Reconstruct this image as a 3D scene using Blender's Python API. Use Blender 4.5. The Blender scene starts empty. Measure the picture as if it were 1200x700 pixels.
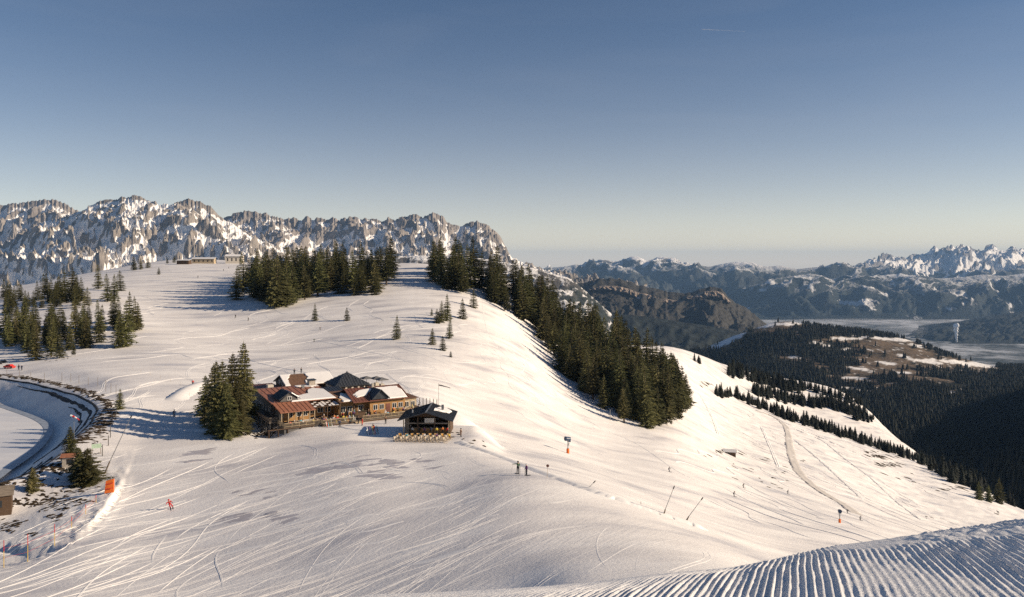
import bpy, math, random
import numpy as np
from mathutils import Vector, Matrix

# ------------------------------------------------------------------ camera, world, sun, exposure
SC = bpy.context.scene
COL = SC.collection
F_PX, HY = 942.0, 308.0            # focal length in photo pixels, horizon row (photo is 1200 x 700)
cam_d = bpy.data.cameras.new('camera'); cam = bpy.data.objects.new('camera', cam_d); COL.objects.link(cam)
cam.location = (0, 0, 0); cam.rotation_euler = (math.radians(90), 0, 0)
cam_d.sensor_width = 36; cam_d.lens = 36 * F_PX / 1200; cam_d.shift_y = -(350 - HY) / 1200
cam_d.clip_start = 0.1; cam_d.clip_end = 200000
SC.camera = cam
SUN_EL = math.radians(21.0)
SUN_AZ = math.radians(93.0)         # clockwise from the viewing direction (+Y): right and a little behind
W = bpy.data.worlds.new('World'); SC.world = W; W.use_nodes = True
wn = W.node_tree.nodes; wl = W.node_tree.links
sky = wn.new('ShaderNodeTexSky'); sky.sky_type = 'NISHITA'; sky.sun_disc = False
sky.sun_elevation = SUN_EL; sky.sun_rotation = SUN_AZ
sky.altitude = 1800; sky.air_density = 1.0; sky.dust_density = 1.0; sky.ozone_density = 1.5
hsv = wn.new('ShaderNodeHueSaturation'); hsv.inputs['Hue'].default_value = .503; hsv.inputs['Saturation'].default_value = 1.18; hsv.inputs['Value'].default_value = 1.0
wl.new(sky.outputs[0], hsv.inputs['Color'])
# pale warm glow of thick air all along the horizon
tc = wn.new('ShaderNodeTexCoord'); sx_ = wn.new('ShaderNodeSeparateXYZ'); wl.new(tc.outputs['Generated'], sx_.inputs[0])
g1 = wn.new('ShaderNodeMath'); g1.operation = 'ABSOLUTE'; wl.new(sx_.outputs['Z'], g1.inputs[0])
g2 = wn.new('ShaderNodeMath'); g2.operation = 'MULTIPLY'; g2.inputs[1].default_value = -11.0; wl.new(g1.outputs[0], g2.inputs[0])
g3 = wn.new('ShaderNodeMath'); g3.operation = 'EXPONENT'; wl.new(g2.outputs[0], g3.inputs[0])
g4 = wn.new('ShaderNodeMix'); g4.data_type = 'RGBA'; g4.inputs[6].default_value = (0, 0, 0, 1); g4.inputs[7].default_value = (8.6, 6.3, 4.7, 1); wl.new(g3.outputs[0], g4.inputs[0])
g5 = wn.new('ShaderNodeMix'); g5.data_type = 'RGBA'; g5.blend_type = 'ADD'; g5.inputs[0].default_value = 1; wl.new(hsv.outputs[0], g5.inputs[6]); wl.new(g4.outputs[2], g5.inputs[7])
# very faint high cirrus
cm = wn.new('ShaderNodeMapping'); wl.new(tc.outputs['Generated'], cm.inputs[0]); cm.inputs['Scale'].default_value = (1.3, 1.3, 9); cm.inputs['Rotation'].default_value = (0, .12, 0)
cn = wn.new('ShaderNodeTexNoise'); wl.new(cm.outputs[0], cn.inputs['Vector']); cn.inputs['Scale'].default_value = 2.2; cn.inputs['Detail'].default_value = 5; cn.inputs['Distortion'].default_value = .6
cr = wn.new('ShaderNodeMapRange'); wl.new(cn.outputs['Fac'], cr.inputs[0]); cr.inputs[1].default_value = .45; cr.inputs[2].default_value = .85; cr.inputs[4].default_value = .07
g6 = wn.new('ShaderNodeMix'); g6.data_type = 'RGBA'; wl.new(cr.outputs[0], g6.inputs[0]); wl.new(g5.outputs[2], g6.inputs[6]); g6.inputs[7].default_value = (7.0, 7.0, 7.4, 1)
wl.new(g6.outputs[2], wn['Background'].inputs['Color'])
wn['Background'].inputs['Strength'].default_value = 0.052
sd = Vector((math.sin(SUN_AZ) * math.cos(SUN_EL), math.cos(SUN_AZ) * math.cos(SUN_EL), math.sin(SUN_EL)))
sl = bpy.data.lights.new('sun', 'SUN'); sun = bpy.data.objects.new('sun', sl); COL.objects.link(sun)
sl.energy = 4.4; sl.angle = math.radians(0.5); sl.color = (1.0, 0.82, 0.61)
sun.rotation_euler = sd.to_track_quat('Z', 'Y').to_euler()
SC.view_settings.view_transform = 'Standard'; SC.view_settings.look = 'None'
SC.view_settings.exposure = 0.56; SC.view_settings.gamma = 1
SC.view_settings.use_curve_mapping = False
SC.cycles.volume_bounces = 0; SC.cycles.max_bounces = 5
SC.cycles.use_denoising = False

random.seed(5); RNG = np.random.default_rng(5)

# ------------------------------------------------------------------ numeric helpers
_perm = {}
def pn(x, y, seed=0):
    if seed not in _perm:
        r = np.random.default_rng(seed + 100); p = r.permutation(256); _perm[seed] = (np.concatenate([p, p]), r.random(256) * 2 * np.pi)
    p, ang = _perm[seed]
    x = np.asarray(x, float); y = np.asarray(y, float)
    xi = np.floor(x).astype(int); yi = np.floor(y).astype(int); xf = x - xi; yf = y - yi
    def g(ix, iy, dx, dy):
        a = ang[p[(p[ix & 255] + iy) & 255]]
        return np.cos(a) * dx + np.sin(a) * dy
    u = xf ** 3 * (xf * (xf * 6 - 15) + 10); v = yf ** 3 * (yf * (yf * 6 - 15) + 10)
    a = g(xi, yi, xf, yf); b = g(xi + 1, yi, xf - 1, yf); c = g(xi, yi + 1, xf, yf - 1); d = g(xi + 1, yi + 1, xf - 1, yf - 1)
    return ((a + u * (b - a)) + v * ((c + u * (d - c)) - (a + u * (b - a)))) * 1.5
def fbm(x, y, o=4, seed=0, gain=0.5):
    s = 0; a = 1; t = 0
    for i in range(o):
        s = s + a * pn(x * 2 ** i, y * 2 ** i, seed + i); t += a; a *= gain
    return s / t
def ridged(x, y, o=5, seed=0, gain=0.55):
    s = 0; a = 1; t = 0; w = 1
    for i in range(o):
        n = 1 - np.abs(pn(x * 2 ** i, y * 2 ** i, seed + i)); n = np.clip(n, 0, 1) ** 1.35
        s = s + a * n * w; w = np.clip(n * 1.4, 0, 1); t += a; a *= gain
    return s / t
def sstep(a, b, x):
    t = np.clip((x - a) / (b - a), 0, 1); return t * t * (3 - 2 * t)
def pchip(x, y, q):
    x = np.array(x, float); y = np.array(y, float); h = np.diff(x); d = np.diff(y) / h
    m = np.zeros(len(x)); m[0] = d[0]; m[-1] = d[-1]
    for i in range(1, len(x) - 1):
        if d[i - 1] * d[i] > 0:
            w1 = 2 * h[i] + h[i - 1]; w2 = h[i] + 2 * h[i - 1]
            m[i] = (w1 + w2) / (w1 / d[i - 1] + w2 / d[i])
    i = np.clip(np.searchsorted(x, q) - 1, 0, len(h) - 1); t = np.clip((q - x[i]) / h[i], 0, 1)
    return ((1 + 2 * t) * (1 - t) ** 2 * y[i] + t * (1 - t) ** 2 * h[i] * m[i] + t * t * (3 - 2 * t) * y[i + 1] + t * t * (t - 1) * h[i] * m[i + 1])
def blur(a, s, axis):
    if s < .3: return a
    r = int(s * 3) + 1; k = np.exp(-np.arange(-r, r + 1) ** 2 / (2 * s * s)); k /= k.sum()
    pad = [(0, 0), (0, 0)]; pad[axis] = (r, r); p = np.pad(a, pad, mode='edge')
    return np.apply_along_axis(lambda v: np.convolve(v, k, 'valid'), axis, p)

class Table:      # slope of the sight line that meets the ground, by azimuth and log distance
    def __init__(self, cols, d0, d1, spx=26, sw=0.035):
        self.px = np.arange(-400, 1700, 10.0); self.w = np.linspace(math.log(d0), math.log(d1), 320)
        ks = sorted(cols); C = []
        for k in ks:
            p = cols[k]; C.append(pchip([math.log(a) for a, b in p], [b for a, b in p], self.w))
        C = np.array(C); G = np.array([pchip(ks, C[:, j], self.px) for j in range(C.shape[1])]).T
        G = blur(G, spx / 10.0, 0); G = blur(G, sw / (self.w[1] - self.w[0]), 1); self.G = G
    def z(self, x, y):
        y = np.maximum(y, 1.0)
        px = 600 + F_PX * x / y; w = np.log(y)
        i = np.clip((px + 400) / 10, 0, len(self.px) - 1.001); j = np.clip((w - self.w[0]) / (self.w[1] - self.w[0]), 0, len(self.w) - 1.001)
        i0 = i.astype(int); j0 = j.astype(int); u = i - i0; v = j - j0; G = self.G
        s = G[i0, j0] * (1 - u) * (1 - v) + G[i0 + 1, j0] * u * (1 - v) + G[i0, j0 + 1] * (1 - u) * v + G[i0 + 1, j0 + 1] * u * v
        return -(s - HY) / F_PX * y

MAIN = {
 -400: [(18,1250),(35,920),(80,730),(110,655),(150,590),(210,500),(240,455),(290,425),(400,370),(600,350),(800,345),(1200,360),(2600,600)],
 -100: [(18,1250),(35,880),(78,712),(98,662),(120,612),(142,570),(200,490),(237,443),(260,430),(300,412),(400,366),(500,350),(700,342),(900,352),(2600,600)],
 0: [(18,1250),(35,874),(79,706),(98,657),(116,612),(138,572),(198,490),(235,440),(260,430),(300,412),(400,365),(500,348),(700,338),(900,350),(2600,600)],
 100: [(18,1250),(35,870),(79,700),(100,637),(122,585),(156,520),(180,480),(230,438),(260,422),(300,405),(400,358),(500,338),(650,323),(760,320),(900,335),(2600,600)],
 200: [(18,1250),(35,866),(78,700),(114,600),(152,526),(182,490),(230,440),(262,422),(320,400),(400,370),(480,345),(600,322),(740,308),(850,303),(1000,325),(2600,600)],
 270: [(18,1250),(35,866),(76,700),(112,599),(151,527),(182,490),(260,430),(340,400),(400,372),(450,352),(600,325),(740,309),(850,303),(1000,330),(2600,600)],
 350: [(18,1250),(35,866),(73,700),(108,600),(148,529),(177,499),(205,468),(260,430),(345,400),(420,360),(480,345),(650,316),(740,309),(900,340),(2600,600)],
 420: [(18,1250),(35,866),(70,700),(104,599),(145,528),(175,498),(200,472),(260,435),(345,395),(440,350),(560,322),(680,308),(900,345),(2600,600)],
 500: [(18,1250),(35,866),(66,700),(102,598),(142,534),(165,513),(185,492),(215,465),(260,440),(340,395),(430,355),(560,318),(640,306),(800,340),(1200,420),(2600,640)],
 550: [(18,1250),(35,868),(64,698),(98,600),(122,556),(148,524),(165,518),(190,506),(240,478),(300,430),(350,398),(420,366),(480,345),(600,315),(720,335),(1200,430),(2600,650)],
 600: [(18,1250),(35,868),(62,698),(88,615),(112,563),(123,549),(140,543),(180,528),(240,490),(300,450),(360,412),(420,392),(500,360),(600,325),(720,345),(1200,430),(2600,660)],
 665: [(18,1250),(35,868),(56,695),(85,622),(108,574),(118,563),(140,556),(200,535),(250,515),(300,492),(360,465),(430,437),(500,410),(570,383),(700,400),(1200,450),(2600,680)],
 740: [(18,1250),(35,868),(55,692),(85,625),(106,594),(116,586),(140,579),(210,556),(270,530),(330,505),(380,482),(450,450),(540,420),(660,402),(800,402),(1000,410),(1400,470),(2600,700)],
 790: [(18,1250),(35,868),(54,690),(82,636),(106,611),(116,604),(150,593),(215,563),(290,530),(340,508),(420,480),(560,445),(750,416),(950,401),(1200,420),(2600,720)],
 850: [(18,1250),(35,868),(52,692),(80,652),(104,634),(114,628),(160,610),(240,578),(290,560),(350,541),(430,520),(560,495),(720,472),(900,450),(1080,425),(1200,424),(1400,460),(2600,740)],
 920: [(18,1250),(35,868),(52,700),(80,675),(120,650),(180,620),(240,598),(340,566),(470,535),(660,505),(880,484),(960,480),(1060,484),(1180,461),(1300,440),(1500,480),(2600,760)],
 1000: [(18,1250),(35,868),(52,720),(90,690),(140,655),(200,628),(280,606),(400,578),(560,548),(750,525),(870,514),(950,519),(1050,509),(1150,488),(1300,455),(1450,490),(2600,760)],
 1080: [(18,1250),(35,868),(52,720),(100,690),(200,650),(320,620),(450,603),(600,575),(750,550),(830,541),(950,550),(1040,538),(1100,524),(1200,540),(1400,600),(2600,760)],
 1150: [(18,1250),(35,868),(55,720),(100,690),(250,650),(450,622),(600,590),(700,575),(780,566),(900,590),(1100,620),(1500,680),(2600,800)],
 1200: [(18,1250),(35,868),(55,730),(100,700),(300,655),(500,625),(620,607),(700,598),(800,615),(1000,650),(1500,740),(2600,820)],
 1450: [(18,1250),(35,868),(60,760),(300,700),(500,665),(700,650),(800,670),(1500,800),(2600,900)],
 1690: [(18,1250),(35,868),(60,760),(300,700),(500,665),(700,660),(800,690),(1500,800),(2600,900)],
}
T_MAIN = Table(MAIN, 18, 2600)

# hut frame (metres): a along the front, b to the back
HO = (-47.0, 174.0); E1 = (.838, .546); E2 = (-.546, .838); HG = -35.5
KO = (-22.1, 166.0); K1 = (1.0, -.02); K2 = (.02, 1.0)
def to_local(x, y, O, A, B):
    dx = x - O[0]; dy = y - O[1]; return dx * A[0] + dy * A[1], dx * B[0] + dy * B[1]
PZ = -38.6
PSH = [(-240, 232), (-190, 238), (-155, 229), (-128, 209), (-110, 191), (-100, 172), (-94, 152), (-91, 131), (-106, 112), (-160, 100), (-240, 104), (-285, 135), (-290, 195)]
def _smooth(P, k):
    n = len(P); o = []
    for i in range(n):
        a, b, c, d = (np.array(P[(i + j) % n], float) for j in (-1, 0, 1, 2))
        for t in np.arange(k) / k: o.append(.5 * ((2 * b) + (c - a) * t + (2 * a - 5 * b + 4 * c - d) * t * t + (3 * b - a - 3 * c + d) * t ** 3))
    return np.array(o)
PL = _smooth(PSH, 14); PT = np.roll(PL, -1, 0) - np.roll(PL, 1, 0); PT /= np.linalg.norm(PT, axis=1)[:, None]; PN = np.stack([-PT[:, 1], PT[:, 0]], 1)
PN *= np.sign(((PL - PL.mean(0)) * PN).sum(1))[:, None]
def pond_ds(x, y):
    ds = np.full(np.shape(x), 99.0); m = (x > -330) & (x < -50) & (y > 70) & (y < 280)
    if m.any():
        X = x[m]; Y = y[m]; d2 = (X[:, None] - PL[None, :, 0]) ** 2 + (Y[:, None] - PL[None, :, 1]) ** 2; i = d2.argmin(1)
        s = (X - PL[i, 0]) * PN[i, 0] + (Y - PL[i, 1]) * PN[i, 1]; ds[m] = np.where(s > 0, 1, -1) * np.sqrt(d2[np.arange(len(i)), i]) * np.where(np.abs(s) < 2.5, np.abs(s) / np.sqrt(d2[np.arange(len(i)), i] + 1e-9), 1)
    return ds
BANK = [(-30, 672), (0, 664), (40, 655), (80, 641), (108, 621), (128, 599), (143, 576), (148, 560)]
def seg_dist(x, y, P):
    best = np.full(np.shape(x), 1e9); sgn = np.zeros(np.shape(x)); tt = np.zeros(np.shape(x)); n = len(P) - 1
    for i in range(n):
        ax, ay = P[i]; bx, by = P[i + 1]; dx, dy = bx - ax, by - ay; L = dx * dx + dy * dy
        t = np.clip(((x - ax) * dx + (y - ay) * dy) / L, 0, 1); d = np.hypot(x - ax - t * dx, y - ay - t * dy)
        m = d < best; best = np.where(m, d, best)
        c = dx * (y - ay) - dy * (x - ax); sgn = np.where(m, np.sign(c), sgn); tt = np.where(m, (i + t) / n, tt)
    return best, sgn, tt
def base_hit(px, py, T=None, d0=19, d1=2500):
    D = np.exp(np.linspace(math.log(d0), math.log(d1), 1500)); x = (px - 600) / F_PX * D
    z = (T or ground_z)(x, D); hit = z >= -(py - HY) / F_PX * D
    i = int(np.argmax(hit)) if hit.any() else len(D) - 1
    return float(x[i]), float(D[i]), float(z[i])
_b = [base_hit(a, b, T_MAIN.z) for a, b in BANK]; BANKW = [(p[0], p[1]) for p in _b]
def ground_z(x, y):
    x = np.asarray(x, float); y = np.asarray(y, float)
    z = T_MAIN.z(x, y)
    # broad undulation, rougher off the pistes on the right
    r = np.hypot(x, y); px = 600 + F_PX * x / np.maximum(y, 1)
    off = sstep(800, 900, px) * sstep(330, 480, y)
    z = z + fbm(x / 38, y / 38, 3, 3) * (0.25 + 1.3 * off) + fbm(x / 9, y / 9, 3, 7) * (0.06 + 0.55 * off)
    # hut terrace levelled into the slope
    a, b = to_local(x, y, HO, E1, E2)
    d = np.hypot(np.maximum(np.maximum(-2 - a, a - 34), 0), np.maximum(np.maximum(-4 - b, b - 34), 0))
    m = 1 - sstep(0, 14, d); z = z * (1 - m) + HG * m
    # the ground falls away beside the hut's left wall
    z = z - 2.6 * np.exp(-((a + 6) / 4.0) ** 2 - ((b - 4) / 9.0) ** 2)
    a, b = to_local(x, y, KO, K1, K2)
    d = np.hypot(np.maximum(np.maximum(-4 - a, a - 13), 0), np.maximum(np.maximum(-5 - b, b - 9), 0))
    m = 1 - sstep(0, 8, d); z = z * (1 - m) + HG * m
    # reservoir bowl
    ds = pond_ds(x, y); bank = sstep(0, 11.5, ds); rim = np.where(y < 150, -35.0, -33.7)
    bz = PZ - .6 + (rim - PZ + .6) * bank
    m = 1 - sstep(11, 24, ds); z = z * (1 - m) + bz * m
    z = np.where(ds < 0, PZ - .6, z)
    # piste edge bank lower left
    dd, sg, t = seg_dist(x, y, BANKW)
    h = np.interp(t, [0, .3, .5, .8, 1], [-1.3, -1.0, .2, 1.0, .2])
    left = np.where(sg > 0, 1.0, 0.0); w = np.exp(-dd / 9.0)
    edge = sstep(0, 0.8, dd)
    z = z + left * h * w * edge + 0.12 * np.exp(-((dd - .3) / .7) ** 2) * (1 + .6 * pn(x / 1.3, y / 1.3, 21))
    rough = left * np.exp(-dd / 7.0) * (dd < 60)
    z = z + rough * 0.45 * fbm(x / 1.6, y / 1.6, 3, 31)
    return z
def G(px, py, d0=19): return Vector(base_hit(px, py, None, d0))
def GZ(x, y): return float(ground_z(np.array([x]), np.array([y]))[0])

# ------------------------------------------------------------------ object helpers
def tag(o, label=None, cat=None, group=None, kind=None):
    if label: o['label'] = label
    if cat: o['category'] = cat
    if group: o['group'] = group
    if kind: o['kind'] = kind
    return o
def mesh_np(name, V, Fc, mats, smooth=False, parent=None, mi=None):
    me = bpy.data.meshes.new(name); V = np.asarray(V, np.float32); Fc = np.asarray(Fc, np.int32); n, k = Fc.shape
    me.vertices.add(len(V)); me.vertices.foreach_set('co', V.ravel())
    me.loops.add(n * k); me.loops.foreach_set('vertex_index', Fc.ravel())
    me.polygons.add(n); me.polygons.foreach_set('loop_start', np.arange(0, n * k, k, dtype=np.int32)); me.polygons.foreach_set('loop_total', np.full(n, k, np.int32))
    if mi is not None: me.polygons.foreach_set('material_index', np.asarray(mi, np.int32))
    for m in (mats if isinstance(mats, (list, tuple)) else [mats]): me.materials.append(m)
    me.update(calc_edges=True)
    me.polygons.foreach_set('use_smooth', np.full(n, smooth))
    o = bpy.data.objects.new(name, me); COL.objects.link(o); o.parent = parent
    return o
def grid_faces(nr, nc):
    i = np.arange(nr - 1)[:, None] * nc + np.arange(nc - 1)[None, :]; i = i.ravel()
    return np.stack([i, i + 1, i + nc + 1, i + nc], 1)
class MB:
    def __init__(s, F=None): s.v = []; s.f = []; s.F = F or (lambda a, b, h: (a, b, h))
    def add(s, pts, faces):
        k = len(s.v); s.v += [tuple(p) for p in pts]; s.f += [tuple(k + i for i in f) for f in faces]
    def box(s, a0, a1, b0, b1, h0, h1):
        s.add([s.F(a, b, h) for h in (h0, h1) for a, b in ((a0, b0), (a1, b0), (a1, b1), (a0, b1))],
              [(3, 2, 1, 0), (4, 5, 6, 7), (0, 1, 5, 4), (1, 2, 6, 5), (2, 3, 7, 6), (3, 0, 4, 7)])
    def slab(s, q, t=0.12):        # four local corners of the top, thickness downwards
        q = [s.F(*p) for p in q]; lo = [(x, y, z - t) for x, y, z in q]
        s.add(q + lo, [(0, 1, 2, 3), (7, 6, 5, 4), (0, 4, 5, 1), (1, 5, 6, 2), (2, 6, 7, 3), (3, 7, 4, 0)])
    def tube(s, p, q, r0, r1=None, n=6):
        r1 = r0 if r1 is None else r1; p = Vector(s.F(*p)); q = Vector(s.F(*q)); d = (q - p).normalized()
        u = d.orthogonal().normalized(); w = d.cross(u); pts = []
        for c, r in ((p, r0), (q, r1)):
            for i in range(n):
                a = 2 * math.pi * i / n; pts.append(c + (u * math.cos(a) + w * math.sin(a)) * r)
        s.add(pts, [(i, (i + 1) % n, n + (i + 1) % n, n + i) for i in range(n)] + [tuple(range(n))[::-1], tuple(range(n, 2 * n))])
    def bar(s, p, q, w=0.1, h=None):
        h = h or w; p = Vector(s.F(*p)); q = Vector(s.F(*q)); d = (q - p).normalized()
        u = d.cross(Vector((0, 0, 1)));  u = u.normalized() if u.length > .05 else Vector((1, 0, 0)); v = u.cross(d)
        pts = [c + u * i * w / 2 + v * j * h / 2 for c in (p, q) for i, j in ((-1, -1), (1, -1), (1, 1), (-1, 1))]
        s.add(pts, [(3, 2, 1, 0), (4, 5, 6, 7), (0, 1, 5, 4), (1, 2, 6, 5), (2, 3, 7, 6), (3, 0, 4, 7)])
    def ball(s, c, rx, ry=None, rz=None, n=8, m=6):
        ry = ry or rx; rz = rz or rx; c = s.F(*c); pts = []
        for j in range(m + 1):
            th = math.pi * j / m
            for i in range(n):
                a = 2 * math.pi * i / n; pts.append((c[0] + rx * math.sin(th) * math.cos(a), c[1] + ry * math.sin(th) * math.sin(a), c[2] + rz * math.cos(th)))
        s.add(pts, [(j * n + i, (j + 1) * n + i, (j + 1) * n + (i + 1) % n, j * n + (i + 1) % n) for j in range(m) for i in range(n)])
    def prism(s, pts, h):          # polygon of local points extruded up by h
        q = [s.F(*p) for p in pts]; n = len(q); up = [(x, y, z + h) for x, y, z in q]
        s.add(q + up, [tuple(range(n))[::-1], tuple(range(n, 2 * n))] + [(i, (i + 1) % n, n + (i + 1) % n, n + i) for i in range(n)])
    def build(s, name, mat, parent=None, smooth=False, kind=None, label=None):
        me = bpy.data.meshes.new(name); me.from_pydata(s.v, [], s.f); me.materials.append(mat)
        if smooth: me.polygons.foreach_set('use_smooth', [True] * len(me.polygons))
        o = bpy.data.objects.new(name, me); COL.objects.link(o)
        if parent is not None:
            o.parent = parent; o.matrix_parent_inverse = parent.matrix_basis.inverted()
        if kind: o['kind'] = kind
        if label: o['label'] = label
        return o
def empty(name, loc, rz=0, label=None, cat=None, group=None, sc=1):
    o = bpy.data.objects.new(name, None); COL.objects.link(o); o.location = loc; o.rotation_euler = (0, 0, rz); o.scale = (sc,) * 3
    o.empty_display_size = .3
    return tag(o, label, cat, group)
KIDS = {}
def copy_tree(o, parent=None):
    c = o.copy(); COL.objects.link(c)
    if parent is not None: c.parent = parent
    ch = KIDS.get(o.name)
    if ch is None: ch = KIDS[o.name] = [k.name for k in o.children]
    for k in ch: copy_tree(bpy.data.objects[k], c)
    KIDS[c.name] = [k.name for k in c.children] if not ch else None
    if KIDS[c.name] is None: del KIDS[c.name]
    return c

# ------------------------------------------------------------------ materials
class NT:
    def __init__(s, name, rough=.8, spec=.3):
        s.m = bpy.data.materials.new(name); s.m.use_nodes = True; s.t = s.m.node_tree; s.b = s.t.nodes['Principled BSDF']
        s.b.inputs['Roughness'].default_value = rough; s.b.inputs['Specular IOR Level'].default_value = spec
        s.m.displacement_method = 'BUMP'
    def n(s, ty, **kw):
        x = s.t.nodes.new(ty)
        for k, v in kw.items(): setattr(x, k, v)
        return x
    def link(s, a, b): s.t.links.new(a, b)
    def put(s, sock, v):
        if hasattr(v, 'links') or isinstance(v, bpy.types.NodeSocket): s.link(v, sock)
        else: sock.default_value = v
    def pos(s, obj=False):
        if obj: return s.n('ShaderNodeTexCoord').outputs['Object']
        return s.n('ShaderNodeNewGeometry').outputs['Position']
    def mapping(s, v, scale=(1, 1, 1), rot=0.0):
        x = s.n('ShaderNodeMapping'); s.link(v, x.inputs[0]); x.inputs['Scale'].default_value = scale
        if rot:
            r = s.n('ShaderNodeVectorRotate'); r.rotation_type = 'Z_AXIS'; s.link(v, r.inputs[0]); r.inputs['Angle'].default_value = rot
            s.link(r.outputs[0], x.inputs[0])
        return x.outputs[0]
    def noise(s, v, scale=1.0, detail=4, rough=.55, dist=0.0):
        x = s.n('ShaderNodeTexNoise'); s.link(v, x.inputs['Vector']); x.inputs['Scale'].default_value = scale
        x.inputs['Detail'].default_value = detail; x.inputs['Roughness'].default_value = rough; x.inputs['Distortion'].default_value = dist
        return x.outputs['Fac']
    def wave(s, v, scale, dist=2, detail=2, dscale=1, dirn='X'):
        x = s.n('ShaderNodeTexWave'); x.bands_direction = dirn; s.link(v, x.inputs['Vector']); x.inputs['Scale'].default_value = scale
        x.inputs['Distortion'].default_value = dist; x.inputs['Detail'].default_value = detail; x.inputs['Detail Scale'].default_value = dscale
        return x.outputs['Fac']
    def rr(s, v, a, b, lo=0.0, hi=1.0):
        x = s.n('ShaderNodeMapRange'); x.clamp = True; s.link(v, x.inputs[0]); x.inputs[1].default_value = a; x.inputs[2].default_value = b
        x.inputs[3].default_value = lo; x.inputs[4].default_value = hi; return x.outputs[0]
    def math(s, op, a, b=0.0):
        x = s.n('ShaderNodeMath'); x.operation = op; s.put(x.inputs[0], a); s.put(x.inputs[1], b); return x.outputs[0]
    def mix(s, f, a, b):
        x = s.n('ShaderNodeMix'); x.data_type = 'RGBA'; s.put(x.inputs[0], f)
        for i, c in ((6, a), (7, b)):
            if isinstance(c, tuple): x.inputs[i].default_value = (*c, 1)
            else: s.link(c, x.inputs[i])
        return x.outputs[2]
    def bump(s, h, strength=.5, dist=.1, prev=None):
        x = s.n('ShaderNodeBump'); x.inputs['Strength'].default_value = strength; x.inputs['Distance'].default_value = dist; s.link(h, x.inputs['Height'])
        if prev is not None: s.link(prev, x.inputs['Normal'])
        return x.outputs[0]
    def done(s, col=None, nrm=None):
        if col is not None:
            if isinstance(col, tuple): s.b.inputs['Base Color'].default_value = (*col, 1)
            else: s.link(col, s.b.inputs['Base Color'])
        if nrm is not None: s.link(nrm, s.b.inputs['Normal'])
        return s.m
def plain(name, col, rough=.7, var=.18, scale=3.0, metal=0.0, bump=.15):
    t = NT(name, rough); p = t.pos(True); n = t.noise(p, scale, 3)
    c = t.mix(t.rr(n, .3, .7), tuple(x * (1 - var) for x in col), tuple(min(1, x * (1 + var)) for x in col))
    t.b.inputs['Metallic'].default_value = metal
    return t.done(c, t.bump(n, bump, .02))
def wood(name, col, scale=1.0, bands=6.0):
    t = NT(name, .75); p = t.pos(True); g = t.noise(t.mapping(p, (1, 1, 14)), 1.2 * scale, 4); k = t.noise(p, 6, 2)
    c = t.mix(t.rr(g, .3, .7), tuple(x * .6 for x in col), tuple(min(1, x * 1.25) for x in col)); c = t.mix(t.rr(k, .45, .75, 0, .4), c, tuple(x * .45 for x in col))
    return t.done(c, t.bump(g, .4, .03))

def snow_main():
    t = NT('piste_snow', .62, .25); p = t.pos()
    # long sweeping streaks left by skis and groomer, in three directions chosen by a slow mask
    warp = t.n('ShaderNodeTexNoise'); t.link(p, warp.inputs['Vector']); warp.inputs['Scale'].default_value = .018; warp.inputs['Detail'].default_value = 2
    off = t.n('ShaderNodeVectorMath', operation='MULTIPLY_ADD'); t.link(warp.outputs['Color'], off.inputs[0]); off.inputs[1].default_value = (13, 13, 0); t.link(p, off.inputs[2])
    q = off.outputs[0]
    s1 = t.noise(t.mapping(q, (.10, 1.5, .3), math.radians(-28)), 1.0, 5, .62)
    s2 = t.noise(t.mapping(q, (1.7, .09, .3), math.radians(22)), 1.0, 5, .62)
    s3 = t.noise(t.mapping(q, (.12, 2.2, .3), math.radians(-62)), 1.0, 5, .6)
    m = t.rr(t.noise(p, .03, 2), .42, .58); m2 = t.rr(t.noise(p, .024, 2, .5, 1.0), .45, .6)
    def mixf(f, a, b):
        x = t.n('ShaderNodeMix'); t.link(f, x.inputs[0]); t.link(a, x.inputs[2]); t.link(b, x.inputs[3]); return x.outputs[0]
    st = mixf(m2, mixf(m, s1, s2), s3)
    fine = t.noise(t.mapping(p, (1, 1, .4)), 2.6, 6, .7)
    clod = t.noise(p, .55, 4, .65)
    patch = t.noise(t.mapping(q, (.035, .11, .1), math.radians(-30)), 1.0, 4, .55)
    ice = t.rr(patch, .55, .68, 0, .8); fresh = t.rr(patch, .49, .40)
    c = t.mix(ice, (.80, .77, .745), (.55, .535, .555)); c = t.mix(fresh, c, (.90, .87, .835))
    c = t.mix(t.rr(st, .35, .65, 0, .25), c, (.68, .65, .63))
    nr = t.bump(st, .32, .18); nr = t.bump(clod, .3, .14, nr); nr = t.bump(fine, .8, .07, nr)
    t.link(t.rr(patch, .5, .68, .7, .42), t.b.inputs['Roughness'])
    return t.done(c, nr)
def snow_simple(name, col=(.84, .82, .80), rough=.6, s=2.0, b=.35):
    t = NT(name, rough, .25); p = t.pos(); n = t.noise(p, s, 5, .65); n2 = t.noise(p, s * .2, 3)
    return t.done(t.mix(t.rr(n2, .35, .65), tuple(x * .93 for x in col), col), t.bump(n, b, .08))
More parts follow.
